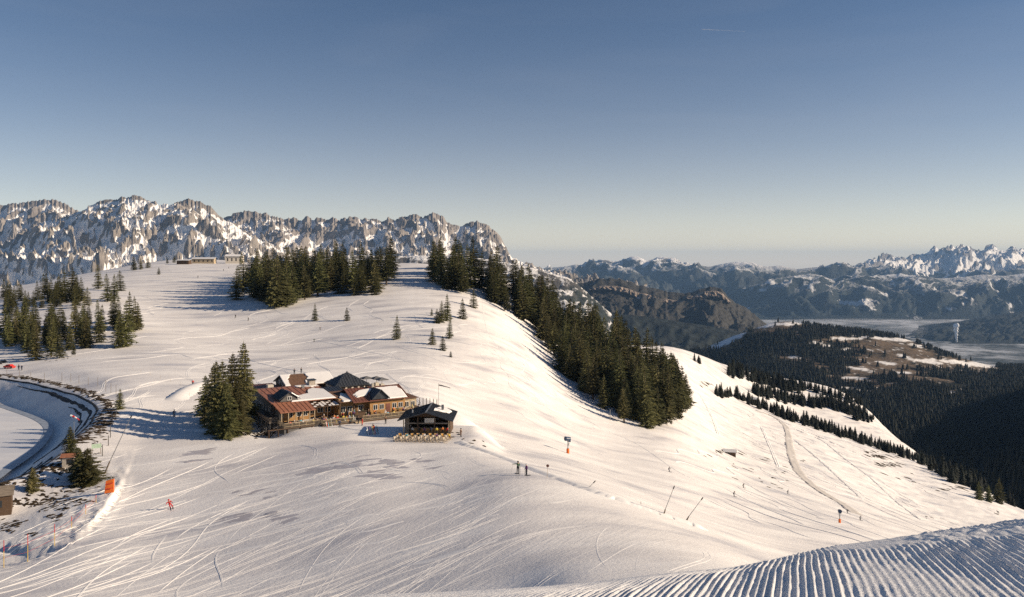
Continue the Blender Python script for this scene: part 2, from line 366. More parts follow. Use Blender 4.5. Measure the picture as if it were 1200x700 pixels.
def mountain(name, rock=(.27, .245, .22), snow=(.84, .82, .80), forest=(.022, .03, .022), z_for=(-500, -350), slope=(.58, .74), z_snow=None, fscale=.01, patch=0.0, bumpd=14.0, patchmul=1.0, attr=False):
    t = NT(name, .85, .15); p = t.pos(); g = t.n('ShaderNodeNewGeometry'); sp = t.n('ShaderNodeSeparateXYZ'); t.link(g.outputs['Normal'], sp.inputs[0])
    pz = t.n('ShaderNodeSeparateXYZ'); t.link(p, pz.inputs[0])
    nf = t.noise(p, fscale, 6, .65); nm = t.noise(p, fscale * .22, 4, .6); ns = t.noise(t.mapping(p, (1, 1, .25)), fscale * 2.4, 6, .7)
    sl = t.math('ADD', sp.outputs['Z'], t.math('MULTIPLY', t.math('SUBTRACT', ns, .5), .75)); sl = t.math('ADD', sl, t.math('MULTIPLY', t.math('SUBTRACT', nm, .5), .7))
    if attr:
        at = t.n('ShaderNodeAttribute'); at.attribute_name = 'snow'
        isn = t.rr(t.math('ADD', at.outputs['Fac'], t.math('MULTIPLY', t.math('SUBTRACT', ns, .5), .6)), .46, .54)
    else: isn = t.rr(sl, slope[0], slope[1])
    if z_snow:
        isn = t.math('MULTIPLY', isn, t.rr(t.math('ADD', pz.outputs['Z'], t.math('MULTIPLY', t.math('SUBTRACT', nm, .5), 500.0)), z_snow[0], z_snow[1]))
    rk = t.mix(t.rr(nf, .3, .7), tuple(x * .62 for x in rock), tuple(x * 1.3 for x in rock))
    zf = t.math('ADD', pz.outputs['Z'], t.math('MULTIPLY', t.math('SUBTRACT', nf, .5), 420.0))
    isf = t.rr(zf, z_for[1], z_for[0])
    fo = t.mix(t.rr(t.noise(p, fscale * 5, 3), .35, .65), tuple(x * .6 for x in forest), tuple(x * 1.6 for x in forest))
    lo = t.mix(isf, rk, fo)
    c = t.mix(isn, lo, snow)
    if patch:   # clearings and meadows with snow below the forest line
        pa = t.rr(t.noise(t.mapping(p, (1, .45, 1)), fscale * .55 * patchmul, 5, .62), patch, patch + .05)
        c = t.mix(t.math('MULTIPLY', pa, isf), c, tuple(x * .8 for x in snow))
    nr = t.bump(ns, .9, bumpd); nr = t.bump(t.noise(p, fscale * 9, 4, .7), .8, bumpd * .3, nr)
    return t.done(c, nr)

M = {}
M['snow'] = snow_main()
M['snow2'] = snow_simple('fluffy_snow')
M['cord'] = snow_simple('groomed_snow', (.84, .83, .83), .5, 26, .35)
M['ice'] = None
t = NT('pond_ice', .45, .4); p = t.pos(); n = t.noise(t.mapping(p, (.12, .5, 1)), .35, 4); M['ice'] = t.done(t.mix(t.rr(n, .4, .6), (.66, .67, .70), (.80, .79, .78)), t.bump(t.noise(p, 3, 4), .2, .04))
M['ice_edge'] = plain('ice_edge', (.30, .34, .40), .4, .25, .8)
M['grass'] = None
t = NT('dry_turf', .95, .1); p = t.pos(); n = t.noise(p, 2.2, 5, .7); M['grass'] = t.done(t.mix(t.rr(n, .35, .65), (.016, .013, .010), (.085, .060, .036)), t.bump(n, .9, .2))
M['terrace'] = plain('liner_stone', (.030, .030, .034), .8, .5, 2)
M['track'] = None
t = NT('packed_track', .7, .2); p = t.pos(); n = t.noise(p, .5, 5, .7); M['track'] = t.done(t.mix(t.rr(n, .3, .7), (.46, .43, .40), (.66, .62, .585)), t.bump(n, .7, .2))
def foliage(name, a, b):
    t = NT(name, .75, .2); oi = t.n('ShaderNodeObjectInfo'); p = t.pos()
    n = t.noise(p, .9, 3); c = t.mix(t.rr(n, .3, .7), a, b)
    h = t.n('ShaderNodeHueSaturation'); t.link(c, h.inputs['Color'])
    t.link(t.rr(oi.outputs['Random'], 0, 1, .6, 1.4), h.inputs['Value']); t.link(t.rr(t.math('FRACT', t.math('MULTIPLY', oi.outputs['Random'], 7.3)), 0, 1, .475, .515), h.inputs['Hue'])
    return t.done(h.outputs[0])
M['needle'] = foliage('spruce_needles', (.042, .050, .020), (.18, .172, .066))
M['bark'] = wood('bark', (.10, .075, .055))
M['farneedle'] = plain('far_needles', (.014, .018, .013), .9, .5, .05)
M['kaiser'] = mountain('limestone_peak', rock=(.27, .24, .21), z_for=(-290, -150), attr=True, fscale=.007, bumpd=16)
M['kaiser2'] = mountain('limestone_peak_far', rock=(.28, .25, .225), z_for=(-290, -150), attr=True, fscale=.007, bumpd=16)
M['cliff'] = mountain('cliff_hill', rock=(.07, .06, .05), forest=(.045, .042, .036), z_for=(-100, 0), slope=(1.5, 1.6), fscale=.008, patch=.70, bumpd=16)
M['snowhill'] = mountain('snowy_hill', rock=(.10, .09, .08), forest=(.03, .034, .028), z_for=(-230, -150), slope=(.82, .92), fscale=.009)
M['rangefar'] = mountain('far_range', rock=(.12, .12, .12), forest=(.035, .04, .038), z_for=(-40, 60), slope=(.78, .90), z_snow=(-280, 30), fscale=.0035, bumpd=40)
M['rangemid'] = mountain('middle_range', rock=(.10, .10, .09), forest=(.020, .026, .024), z_for=(-100, 100), slope=(.76, .90), z_snow=(-500, -180), fscale=.004, patch=.575, bumpd=34)
M['highpeak'] = mountain('high_peaks', rock=(.26, .25, .25), forest=(.03, .034, .032), z_for=(-330, -120), attr=True, fscale=.003, bumpd=50)
M['darkridge'] = mountain('dark_ridge', rock=(.05, .05, .045), forest=(.018, .022, .020), z_for=(-100, 100), slope=(1.4, 1.5), fscale=.004, patch=.66, bumpd=14)

# ------------------------------------------------------------------ ground sheets
def sheet(name, zf, d0, d1, p0, p1, nc, nr, mat, label=None):
    px = np.linspace(p0, p1, nc); D = np.exp(np.linspace(math.log(d0), math.log(d1), nr))
    PX, DD = np.meshgrid(px, D); X = (PX - 600) / F_PX * DD; Z = zf(X, DD)
    V = np.stack([X, DD, Z], -1).reshape(-1, 3)
    o = mesh_np(name, V, grid_faces(nr, nc), mat, True); return tag(o, label, None, None, 'structure')
sheet('snow_slope', ground_z, 18, 2600, -260, 1460, 760, 470, M['snow'], 'wide snow covered mountain slope with pistes')

# dark wooded hill and side valley beyond the slope
MID = {
 300: [(900,760),(1500,700),(2200,600),(3300,560),(4200,560),(6000,620)],
 600: [(900,740),(1200,640),(2200,520),(3300,500),(3600,500),(6000,600)],
 700: [(900,720),(1200,600),(2200,490),(3000,460),(3500,440),(4500,480),(6000,560)],
 790: [(900,720),(1200,600),(2200,480),(3000,440),(3500,420),(4200,450),(6000,540)],
 840: [(900,720),(1200,600),(2200,480),(3000,435),(3500,401),(4200,440),(6000,540)],
 880: [(900,720),(1200,600),(2200,478),(3000,425),(3500,386),(4200,430),(6000,540)],
 915: [(900,720),(1200,600),(2200,478),(3000,418),(3500,375),(4200,425),(6000,540)],
 950: [(900,710),(1200,600),(2100,482),(2900,425),(3500,381),(4200,425),(6000,540)],
 1000: [(900,700),(1300,570),(2000,490),(2600,450),(3100,415),(3500,386),(4200,425),(6000,530)],
 1060: [(900,690),(1300,560),(1800,500),(2400,462),(3000,428),(3500,395),(4200,425),(6000,530)],
 1110: [(900,680),(1300,560),(1800,498),(2400,462),(3000,435),(3500,416),(4200,432),(6000,520)],
 1160: [(900,660),(1200,570),(1600,520),(2200,475),(3000,442),(3600,428),(4300,440),(6000,520)],
 1200: [(900,640),(1200,555),(1600,515),(2400,465),(3200,436),(3800,430),(4500,440),(6000,510)],
 1330: [(900,620),(1200,540),(1600,490),(2000,460),(2600,430),(3200,425),(4500,425),(6000,490)],
 1460: [(900,560),(1200,450),(1600,390),(2000,365),(2600,365),(3200,395),(4500,415),(6000,470)],
 1690: [(900,420),(1200,325),(1600,290),(2000,285),(2600,310),(3200,370),(4500,405),(6000,460)],  # unseen ridge past the right edge, raised to shade the side valley
}
T_MID = Table(MID, 900, 6000, 12, .03)
def mid_z(x, y): return np.maximum(T_MID.z(x, y) + fbm(x / 420, y / 420, 4, 11) * 22 * sstep(900, 1500, y), -905)
def proj(x, y, z): return 600 + F_PX * x / y, HY - F_PX * z / y
CLEAR = [(858,397,27,7,-28),(832,405,15,5,-20),(908,383,38,5.5,-4),(905,386,22,2.5,-8),(955,402,9,2,0),(968,405,5,1.5,0),(992,410,6,2,0),
         (990,399,30,4,0),(1000,444,30,4,4),(930,420,20,3,8),(1040,402,46,6.0,4),(1050,411,52,11,10),(1085,421,46,9,14),(1120,426,34,7,6),(1150,430,26,6,4),(1020,434,30,7,0),(1035,424,40,8,8),(965,431,10,4,20),(1060,436,32,3,4),
         (1000,456,26,2,10),(1038,452,20,2,-10),(1080,444,34,3,6),(1116,460,8,2,0),(1125,457,5,2,0),(935,392,5,2,20)]
SNOWCL = [(990,397,20,1.6,0),(1000,443,16,1.4,4),(1040,426,12,1.6,8),(930,419,8,1.2,8),(1075,405,9,1.4,12),(858,396,26,4,-28),(832,404,12,2,-20),(908,381,34,2.0,-4),(955,402,8,2,0),(968,405,4,1.5,0),(1040,397,40,1.6,4),(1118,424,26,2.4,6),(1150,428,22,3,4),(992,410,5,1.5,0),(1062,419,12,1.5,20),(1090,424,16,2,10),(1010,433,14,1.5,10),(1060,437,10,1.2,0),(1116,460,7,1.6,0),(1000,456,20,1,10)]
def in_ell(px, py, L, g=1.0):
    m = np.zeros(np.shape(px), bool)
    for cx, cy, rx, ry, r in L:
        c, s = math.cos(math.radians(r)), math.sin(math.radians(r)); u = (px - cx) * c + (py - cy) * s; v = -(px - cx) * s + (py - cy) * c
        m |= ((u / (rx * g)) ** 2 + (v / (ry * g)) ** 2) < 1 + 1.1 * pn(px / 8, py / 2.2, 77)
    return m
tm = NT('wooded_hill', .9, .1); p = tm.pos(); at = tm.n('ShaderNodeAttribute'); at.attribute_name = 'cover'
sx = tm.n('ShaderNodeSeparateXYZ'); tm.link(at.outputs['Color'], sx.inputs[0])
n = tm.noise(p, .02, 6, .7); fl = tm.mix(tm.rr(n, .35, .65), (.009, .011, .010), (.026, .027, .020))
me_ = tm.mix(tm.rr(tm.noise(p, .012, 5, .65), .4, .62), (.17, .125, .085), (.07, .055, .038)); me_ = tm.mix(tm.rr(tm.noise(p, .03, 4, .6), .60, .68), me_, (.7, .68, .66))
c = tm.mix(sx.outputs[0], fl, me_); c = tm.mix(sx.outputs[1], c, (.82, .80, .78))
M['wooded'] = tm.done(c, tm.bump(tm.noise(p, .06, 4), .8, 5))
hill = sheet('wooded_hill', mid_z, 900, 5900, 560, 1680, 520, 320, M['wooded'], 'dark wooded hill with snowy clearings and brown meadows')
V = np.empty(len(hill.data.vertices) * 3, np.float32); hill.data.vertices.foreach_get('co', V); V = V.reshape(-1, 3)
hx, hy = proj(V[:, 0], V[:, 1], V[:, 2]); far = V[:, 1] > 1700
a1 = blur((in_ell(hx, hy, CLEAR) & far).reshape(320, 520).astype(float), .5, 1).ravel(); a2 = blur((in_ell(hx, hy, SNOWCL) & far).reshape(320, 520).astype(float), .5, 1).ravel()
ca = hill.data.color_attributes.new('cover', 'FLOAT_COLOR', 'POINT'); ca.data.foreach_set('color', np.stack([a1, a2, a1 * 0, a1 * 0 + 1], 1).astype(np.float32).ravel())

# valley floor
tv = NT('valley_floor', .9, .1); p = tv.pos(); n1 = tv.noise(tv.mapping(p, (1, .8, 1)), .0011, 6, .66); n2 = tv.noise(p, .006, 4, .7)
c = tv.mix(tv.rr(n1, .40, .58), (.05, .06, .06), (.58, .59, .60)); c = tv.mix(tv.rr(n2, .50, .62), c, (.07, .075, .07))  # pale patches in the floor colour stand in for lying mist
M['floor'] = tv.done(c)
S = 44000
fl = mesh_np('valley_floor', [(-S, -S, -900), (S, -S, -900), (S, S, -900), (-S, S, -900)], [(0, 1, 2, 3)], M['floor']); tag(fl, 'valley floor with fields, painted pale for mist', None, None, 'structure')

# ------------------------------------------------------------------ mountain ranges
def rng_mesh(name, sil, dc, db, zb, mat, nc, nr, lam, amp, jag=0.0, shape=1.0, seed=0, label=None, stretch=1.35, back=.35, amp2=.62, snowbias=None):
    sil = sorted(sil); px = np.linspace(sil[0][0], sil[-1][0], nc); sy = np.interp(px, [a for a, b in sil], [b for a, b in sil])
    sy = sy - jag * ((ridged(px / 13.0, px * 0 + seed, 5, seed + 40) - .45) * 2.2 + (ridged(px / 4.7, px * 0 + seed, 3, seed + 44) - .5) * 1.3)
    zc = (HY - sy) / F_PX * dc
    t = np.concatenate([np.linspace(0, 1, nr), 1 + np.linspace(0, back, nr // 4)[1:]])
    T, PX = np.meshgrid(t, px, indexing='ij'); D = db + (dc - db) * T; X = (PX - 600) / F_PX * D
    zcc = zc[None, :] * np.ones_like(T)
    tf = np.clip(T, 0, 1); Z = zb + (zcc - zb) * tf ** shape
    Z = np.where(T > 1, zcc - (zcc - zb) * (T - 1) * 1.3, Z)
    U = (PX - 600) / F_PX * dc; Vv = D
    wx = fbm(U / lam / 1.5, Vv / lam / 1.5, 3, seed + 5) * .9; wy = fbm(U / lam / 1.5 + 9, Vv / lam / 1.5, 3, seed + 6) * .9
    sk = .55 * (Vv - db) * np.sign(np.sin(U / lam * .7 + seed)) * 0 + .45 * (Vv - db)
    r = ridged((U + sk) / lam + wx, Vv / (lam * stretch) + wy, 6, seed + 9); r2 = ridged((U - sk * 1.2) / lam * 2.9, Vv / lam * 1.9, 5, seed + 19)
    win = sstep(0, .12, T) * np.where(T < 1, 1 - tf ** 6, 0.25 * (T - 1)); win = np.clip(win, 0, 1)
    r3 = ridged(U / lam * 8.5 + r, Vv / lam * 5, 4, seed + 29)
    Z = Z + (r - .62) * amp * win + (r2 - .5) * amp * amp2 * win + (r3 - .5) * amp * amp2 * .26 * win
    Z = np.maximum(Z, -930.0)
    V = np.stack([X, D, Z], -1).reshape(-1, 3)
    o = mesh_np(name, V, grid_faces(len(t), nc), mat, False)
    if snowbias is not None:
        # snow lies in gullies, on benches and on the aprons under the walls
        b1 = blur(blur(Z, 7, 0), 7, 1); b2 = blur(blur(Z, 3.5, 0), 3.5, 1); c1 = (b1 - Z) / (np.std(b1 - Z) + 1e-6); c2 = (b2 - Z) / (np.std(b2 - Z) + 1e-6)
        dz = np.abs(np.gradient(blur(blur(Z, 1.5, 0), 1.5, 1), axis=0)); dz = dz / (np.median(dz) + 1e-6)
        dg = fbm((U + Vv * .8) / 260, (U - Vv) / 620, 4, seed + 60)
        sm = .42 * c1 + .38 * c2 + 1.8 * (.76 - tf) - .30 * (dz - 1) + 1.1 * dg + snowbias
        sm = np.clip(.5 + .5 * sm, 0, 1); ca = o.data.color_attributes.new('snow', 'FLOAT_COLOR', 'POINT'); s1 = sm.ravel(); ca.data.foreach_set('color', np.stack([s1, s1, s1, s1 * 0 + 1], 1).astype(np.float32).ravel())
    o.data.polygons.foreach_set('use_smooth', np.full(len(o.data.polygons), name not in ('limestone_range', 'snowy_massif')))
    return tag(o, label, None, None, 'structure')
KB = [(-220,262),(-150,240),(-80,250),(-30,246),(0,243),(20,240),(45,237),(62,236),(75,240),(88,248),(100,254),(150,262),(200,265),(262,258),(270,255),(278,251),(288,249),(300,250),(312,252),(325,257),(335,259),(345,257),(352,261),(360,255),(366,260),(372,257),(385,260),(390,257),(395,259),(410,256),(425,258),(440,259),(448,263),(455,257),(462,261),(470,257),(480,255),(490,254),(495,258),(500,253),(512,251),(518,254),(522,260),(530,266),(540,268),(548,264),(558,261),(570,265),(580,272),(588,282),(594,293),(598,304),(612,311),(640,319),(700,332),(760,350)]
rng_mesh('limestone_range', KB, 8600, 6900, -330, M['kaiser2'], 900, 190, 640, 330, 2.1, 1.45, 3, 'jagged limestone mountain range with snowy gullies', snowbias=.32)
KF = [(-260,290),(-120,300),(-60,303),(0,291),(20,279),(40,265),(60,259),(75,256),(95,250),(103,244),(112,239),(125,235.5),(132,236),(140,233),(150,232.5),(157,231),(164,231.5),(170,236),(178,238),(186,241),(192,240),(198,244),(205,240),(215,236),(222,235),(232,237),(240,241),(246,243),(252,250),(262,259),(275,265),(290,276),(310,284),(330,290),(360,296),(400,300)]
rng_mesh('snowy_massif', KF, 7200, 5500, -330, M['kaiser'], 720, 210, 820, 380, 1.8, 1.15, 13, 'large snowy rock massif on the left', snowbias=.62)
SH = [(360,302),(420,300),(470,301),(520,300),(560,303),(600,310),(620,314),(640,320),(660,325),(672,329),(690,345),(720,372),(760,396),(800,410),(830,420)]
rng_mesh('snowy_foothill', SH, 5600, 4300, -905, M['snowhill'], 300, 60, 260, 90, .8, .8, 23, 'low snowy ridge beneath the rock wall')
CL = [(560,372),(620,352),(645,341),(670,334),(690,331),(705,327),(722,327),(735,330),(748,335),(760,337),(775,341),(790,344),(803,345),(812,343),(825,338),(838,337),(846,340),(853,348),(862,356),(875,362),(885,370),(897,380),(915,392),(940,402)]
rng_mesh('cliff_mountain', CL, 6600, 4900, -905, M['cliff'], 300, 90, 300, 150, 1.0, .8, 33, 'brown wooded mountain with pale cliffs', amp2=.32)
# pale cliff band under the crest of that mountain
def cliff_band(x0, x1, y0, y1, seed):
    nc, nr = 90, 14; px = np.linspace(x0, x1, nc); P = []
    top = np.interp(px, [a for a, b in CL], [b for a, b in CL]) + y0; e = np.sin(np.linspace(0, math.pi, nc)) ** .5
    for j in range(nr):
        v = j / (nr - 1); D = 6450 - 60 * v - 75 * ridged(px / 6, px * 0 + v * 1.4, 4, seed) * math.sin(math.pi * v) ** .4
        yy = top + 1 + (y1 * e * (.75 + .35 * fbm(px / 9, px * 0, 3, seed))) * v
        P.append(np.stack([(px - 600) / F_PX * D, D - 20, (HY - yy) / F_PX * D], -1))
    return tag(mesh_np('cliff_face', np.array(P).reshape(-1, 3), grid_faces(nr, nc), M['cliffrock'], False), 'pale rock cliff below the wooded crest', None, None, 'structure')
tt_ = NT('cliff_rock', .9, .1); p = tt_.pos(); n = tt_.noise(tt_.mapping(p, (1, 1, .35)), .03, 6, .7); M['cliffrock'] = tt_.done(tt_.mix(tt_.rr(n, .38, .62), (.07, .06, .05), (.44, .35, .28)), tt_.bump(n, .9, 12))
cliff_band(804, 856, 2.5, 11, 5); cliff_band(690, 806, 7, 9, 9)
RF = [(560,322),(600,320),(639,315),(680,311),(702,308.5),(720,310),(741,306.5),(755,309),(779,306),(791,305),(800,309),(832,313),(850,309),(862,307),(881,308),(895,312.5),(915,312),(934,316),(968,312),(975,310),(982,308.8),(990,311),(997,315),(1016,315),(1060,318),(1120,322),(1260,320)]
rng_mesh('far_range', RF, 19000, 14500, -905, M['rangefar'], 420, 90, 2600, 900, .35, .7, 43, 'blue distant mountain range', amp2=.32)
SP = [(745,318),(757,314),(766,311),(774,309),(780,306.5),(785,309),(790,305),(797,309),(806,312),(815,317)]
rng_mesh('far_snow_peaks', SP, 24000, 22000, -500, M['highpeak'], 100, 40, 700, 300, 1.2, .8, 47, 'small white far peaks', snowbias=1.6)
HP = [(990,322),(1010,316),(1026,312),(1045,304.5),(1052,307),(1069,302.5),(1078,303),(1086,299),(1091,293),(1096,290.5),(1101,294),(1106,291.5),(1113,297),(1118,293),(1122,288.5),(1128,293),(1135,295),(1142,300),(1149,300),(1156,295),(1160,293),(1164,291.5),(1170,296),(1176,296),(1182,292),(1187,290),(1192,295),(1200,295),(1230,300),(1290,294),(1360,310)]
rng_mesh('high_snow_peaks', HP, 22000, 17500, -600, M['highpeak'], 420, 110, 2200, 800, .6, .85, 53, 'high snow covered peaks on the right', snowbias=1.2)
RM = [(790,372),(820,360),(852,346),(870,340),(890,336),(915,328),(929,324),(949,321),(965,324),(973,327.5),(990,327),(1007,325),(1030,324),(1055,322),(1080,325),(1103,327),(1130,325),(1151,322),(1175,324),(1200,321),(1300,318),(1400,322)]
rng_mesh('middle_range', RM, 15500, 12700, -905, M['rangemid'], 460, 110, 2100, 560, .35, .75, 63, 'dark forested middle range with snow patches', amp2=.32)
DR = [(1040,399),(1070,388),(1100,381),(1130,376),(1160,371),(1200,365),(1300,352),(1400,350)]
rng_mesh('dark_ridge', DR, 10800, 8900, -905, M['darkridge'], 260, 60, 500, 90, .4, .8, 73, 'dark low ridge behind the smoke plume')
LR = [(560,360),(640,362),(700,366),(760,372),(820,381),(870,390),(905,398),(935,406)]
rng_mesh('low_forest_ridge', LR, 5600, 4500, -905, M['darkridge'], 200, 50, 400, 90, .5, .8, 83, 'low forest ridge under the cliff mountain')
# ------------------------------------------------------------------ frozen pond
def ring_mesh(name, r0, r1, z, mat, n=120):
    V = []; Fc = []
    n = len(PL); c0 = PL.mean(0)
    for i in range(n):
        for r in (r0, r1): q_ = c0 if r is None else PL[i] + PN[i] * r; V.append((q_[0], q_[1], z))
    for i in range(n): j = (i + 1) % n; Fc.append((2 * i, 2 * i + 1, 2 * j + 1, 2 * j))
    return mesh_np(name, V, Fc, mat)
tag(ring_mesh('pond_ice', None, -1.3, PZ, M['ice']), 'flat frozen pond surface', None, None, 'structure')
tag(ring_mesh('pond_shore_ice', -1.5, .3, PZ + .05, M['ice_edge']), 'dark band of shore ice round the pond', None, None, 'structure')

# dark liner terraces and dry turf on the pond bank, joined ground cover
def drape_patch(mb, cx, cy, rx, ry, rot, hgt, seed, n=14):
    pts = []; c, s = math.cos(rot), math.sin(rot)
    rings = [(0, 1), (.5, .9), (1, -.25)]
    k = len(mb.v); 
    for q, hh in rings:
        for i in range(n if q else 1):
            a = 2 * math.pi * i / n; f = q * (1 + .45 * float(pn(math.cos(a) * 1.7 + seed, math.sin(a) * 1.7, 8)) + .5 * random.uniform(-1, 1) * (q > 0))
            u, v = rx * f * math.cos(a), ry * f * math.sin(a); x, y = cx + u * c - v * s, cy + u * s + v * c
            pts.append((x, y, hh * hgt * random.uniform(.5, 1.4)))
    xs = np.array([p[0] for p in pts]); ys = np.array([p[1] for p in pts]); zs = ground_z(xs, ys)
    mb.v += [(p[0], p[1], float(z) + p[2]) for p, z in zip(pts, zs)]
    for i in range(n): mb.f.append((k, k + 1 + i, k + 1 + (i + 1) % n))
    for i in range(n): mb.f.append((k + 1 + i, k + 1 + n + i, k + 1 + n + (i + 1) % n, k + 1 + (i + 1) % n))
def ell_pt(f, ds):          # f: position along the shoreline, 0 at the near right corner, 1 at the far left
    i = (14 * 7.6 - f * 14 * 6.6); i0 = int(i); u = i - i0; a = PL[i0 % len(PL)] + PN[i0 % len(PL)] * ds; b = PL[(i0 + 1) % len(PL)] + PN[(i0 + 1) % len(PL)] * ds; return float(a[0] + (b[0] - a[0]) * u), float(a[1] + (b[1] - a[1]) * u)
turf = MB()
for i in range(760):
    ang = random.uniform(.05, 1); ds = random.gauss(11.8, .7 if ang > .45 else 1.3)
    x, y = ell_pt(ang, ds); drape_patch(turf, x, y, random.uniform(.3, 1.1), random.uniform(.2, .55), random.uniform(0, 3.1), .1, i * 3.1, 9)
for (px, py, w, h, n) in [(60, 588, 26, 12, 70), (30, 590, 26, 8, 24), (96, 588, 12, 5, 14), (64, 606, 10, 4, 12), (14, 614, 16, 5, 16), (45, 568, 16, 8, 34), (95, 574, 22, 4, 20), (40, 626, 9, 1.5, 5), (8, 620, 10, 4, 12), (118, 505, 8, 16, 40), (112, 525, 8, 8, 20), (70, 555, 14, 4, 14)]:
    for i in range(n):
        q = G(px + random.gauss(0, w * .5), py + random.gauss(0, h * .5)); drape_patch(turf, q.x, q.y, random.uniform(.2, .8), random.uniform(.12, .4), random.uniform(0, 3), .08, i * 2.3 + px, 9)
for (px, py, w, h, n) in [(70, 421, 22, 2.5, 10), (25, 421, 15, 3, 8), (320, 508, 22, 4, 26), (335, 500, 12, 3, 12), (300, 512, 12, 3, 8), (530, 505, 16, 7, 10), (555, 520, 16, 4, 8), (270, 508, 14, 4, 6)]:
    for i in range(n):
        q = G(px + random.gauss(0, w * .5), py + random.gauss(0, h * .5)); drape_patch(turf, q.x, q.y, random.uniform(.2, .7), random.uniform(.15, .45), random.uniform(0, 3), .12, i * 2.3 + px, 8)
# bare streaks on the right slope
for (px, py, w, h, n) in [(1030, 536, 16, 2.5, 26), (1045, 545, 22, 3, 22), (1020, 530, 8, 1.5, 8), (828, 450, 9, 1.5, 9), (880, 468, 12, 2, 10), (940, 541, 4, 1.4, 4), (846, 530, 8, 2, 9), (1130, 573, 26, 5, 16), (1085, 606, 6, 2, 4), (990, 479, 10, 2, 6), (1168, 600, 3, 8, 6), (822, 452, 8, 2, 4), (905, 556, 60, 20, 14), (870, 540, 50, 14, 10), (1080, 560, 60, 16, 10)]:
    for i in range(n):
        q = G(px + random.gauss(0, w * .5), py + random.gauss(0, h * .5), 150); k = q.y / 500; drape_patch(turf, q.x, q.y, random.uniform(.4, 2.2) * k * min(1.5, w / 10 + .3), random.uniform(.4, 1.3) * k, random.uniform(-.6, .1), .3 * k, i * 2.3 + px, 8)
tag(turf.build('dry_turf', M['grass']), 'patches of bare brown turf showing through the snow', None, None, 'stuff')
ter = MB()
for ds, a0, a1, w in [(4.4, .05, .40, .35), (6.0, .03, .60, .42), (7.6, .02, .80, .46), (9.1, .02, .95, .44)]:
    n = 110; k = len(ter.v); pts = []
    for i in range(n + 1):
        a = a0 + (a1 - a0) * i / n; ww = w * (.5 + 1.1 * abs(float(pn(i * .31 + ds, ds, 4)))) * min(1, i / 6, (n - i) / 12 + .05)
        for e in (-1, 0, 1): x, y = ell_pt(a, ds + e * ww + .5 * float(pn(i * .12, ds, 5))); pts.append((x, y, .14 if e == 0 else -.03))
    z = ground_z(np.array([p[0] for p in pts]), np.array([p[1] for p in pts])); ter.v += [(p[0], p[1], float(q) + p[2] + .04) for p, q in zip(pts, z)]
    for i in range(n):
        for e in (0, 1): a = k + i * 3 + e; ter.f.append((a, a + 3, a + 4, a + 1))
tag(ter.build('bank_terraces', M['terrace']), 'dark terraced stone bands on the pond bank', None, None, 'structure')

# ------------------------------------------------------------------ tracks on the snow
def ribbon(mb, P, prof, jag=0.0):
    P = np.array(P); T = np.gradient(P, axis=0); T /= np.linalg.norm(T, axis=1)[:, None] + 1e-9; N = np.stack([-T[:, 1], T[:, 0]], 1)
    k = len(mb.v); m = len(prof); X = []; Y = []; Hh = []
    n = len(P); fade = np.minimum(1, np.minimum(np.arange(n), n - 1 - np.arange(n)) / 4.0)
    for o, h in prof:
        off = o * (1 + jag * (RNG.random(n) - .5)); X.append(P[:, 0] + N[:, 0] * off); Y.append(P[:, 1] + N[:, 1] * off); Hh.append(h * fade if h > 0 else h + 0 * fade)
    X = np.array(X).T; Y = np.array(Y).T; Z = ground_z(X, Y) + np.array(Hh).T
    mb.v += list(map(tuple, np.stack([X, Y, Z], -1).reshape(-1, 3)))
    mb.f += [(k + i * m + j, k + i * m + j + 1, k + (i + 1) * m + j + 1, k + (i + 1) * m + j) for i in range(n - 1) for j in range(m - 1)]
def pxline(pts, n, d0=60):
    pts = np.array(pts, float); t = np.linspace(0, 1, len(pts)); q = np.linspace(0, 1, n)
    xs = pchip(t, pts[:, 0], q); ys = pchip(t, pts[:, 1], q); return [tuple(G(a, b, d0))[:2] for a, b in zip(xs, ys)]
tr = MB()
def arc(px, py, ang, L, curve, wig, w, h, double=False, d0=50):
    q = G(px, py, d0); x, y = q.x, q.y; P = []; a = ang; n = max(14, int(L / .9)); ph = random.uniform(0, 6)
    for i in range(n):
        P.append((x, y)); a += curve / n + wig * math.cos(ph + i * .9 / 4.5) * .1; x += math.cos(a) * L / n; y += math.sin(a) * L / n
    if min(p[1] for p in P) < 48: return
    for s in ((-.28, .28) if double else (0,)):
        Q = [(p[0] + s, p[1]) for p in P]
        ribbon(tr, Q, [(-w, -.02), (-w * .35, h), (0, h * .25), (w * .4, h * .8), (w, -.02)], .5)
for i in range(190):        # foreground plateau
    px = random.uniform(150, 850); py = random.uniform(530, 690)
    if px > 520 and py < 540 + (px - 520) * .32: continue
    arc(px, py, random.gauss(math.radians(218 if px < 420 else 238), .24), random.uniform(8, 40), random.uniform(-.6, .6), random.uniform(0, .2), random.uniform(.06, .12), random.uniform(.006, .018), random.random() < .5)
for i in range(22):         # turns below the terrace
    arc(random.gauss(430, 55), random.gauss(548, 12), random.uniform(0, 6.3), random.uniform(6, 18), random.choice((-1, 1)) * random.uniform(.5, 1.9), .5, random.uniform(.08, .14), random.uniform(.01, .025), random.random() < .5)
for i in range(50):         # left piste
    arc(random.uniform(120, 330), random.uniform(520, 660), math.radians(random.gauss(250, 12)), random.uniform(12, 34), random.uniform(-.4, .5), random.uniform(0, .7), random.uniform(.1, .18), random.uniform(.02, .045))
for i in range(120):         # knoll
    arc(random.uniform(160, 560), random.uniform(345, 470), random.gauss(math.radians(265), .5), random.uniform(20, 70), random.uniform(-1.2, 1.2), random.uniform(0, 1), random.uniform(.10, .22), random.uniform(.015, .04), True, 150)
for i in range(70):          # slope under the forest
    arc(random.uniform(560, 700), random.uniform(380, 470), random.gauss(math.radians(285), .35), random.uniform(15, 60), random.uniform(-1, 1), random.uniform(0, 1.5), random.uniform(.12, .25), random.uniform(.03, .07), False, 200)
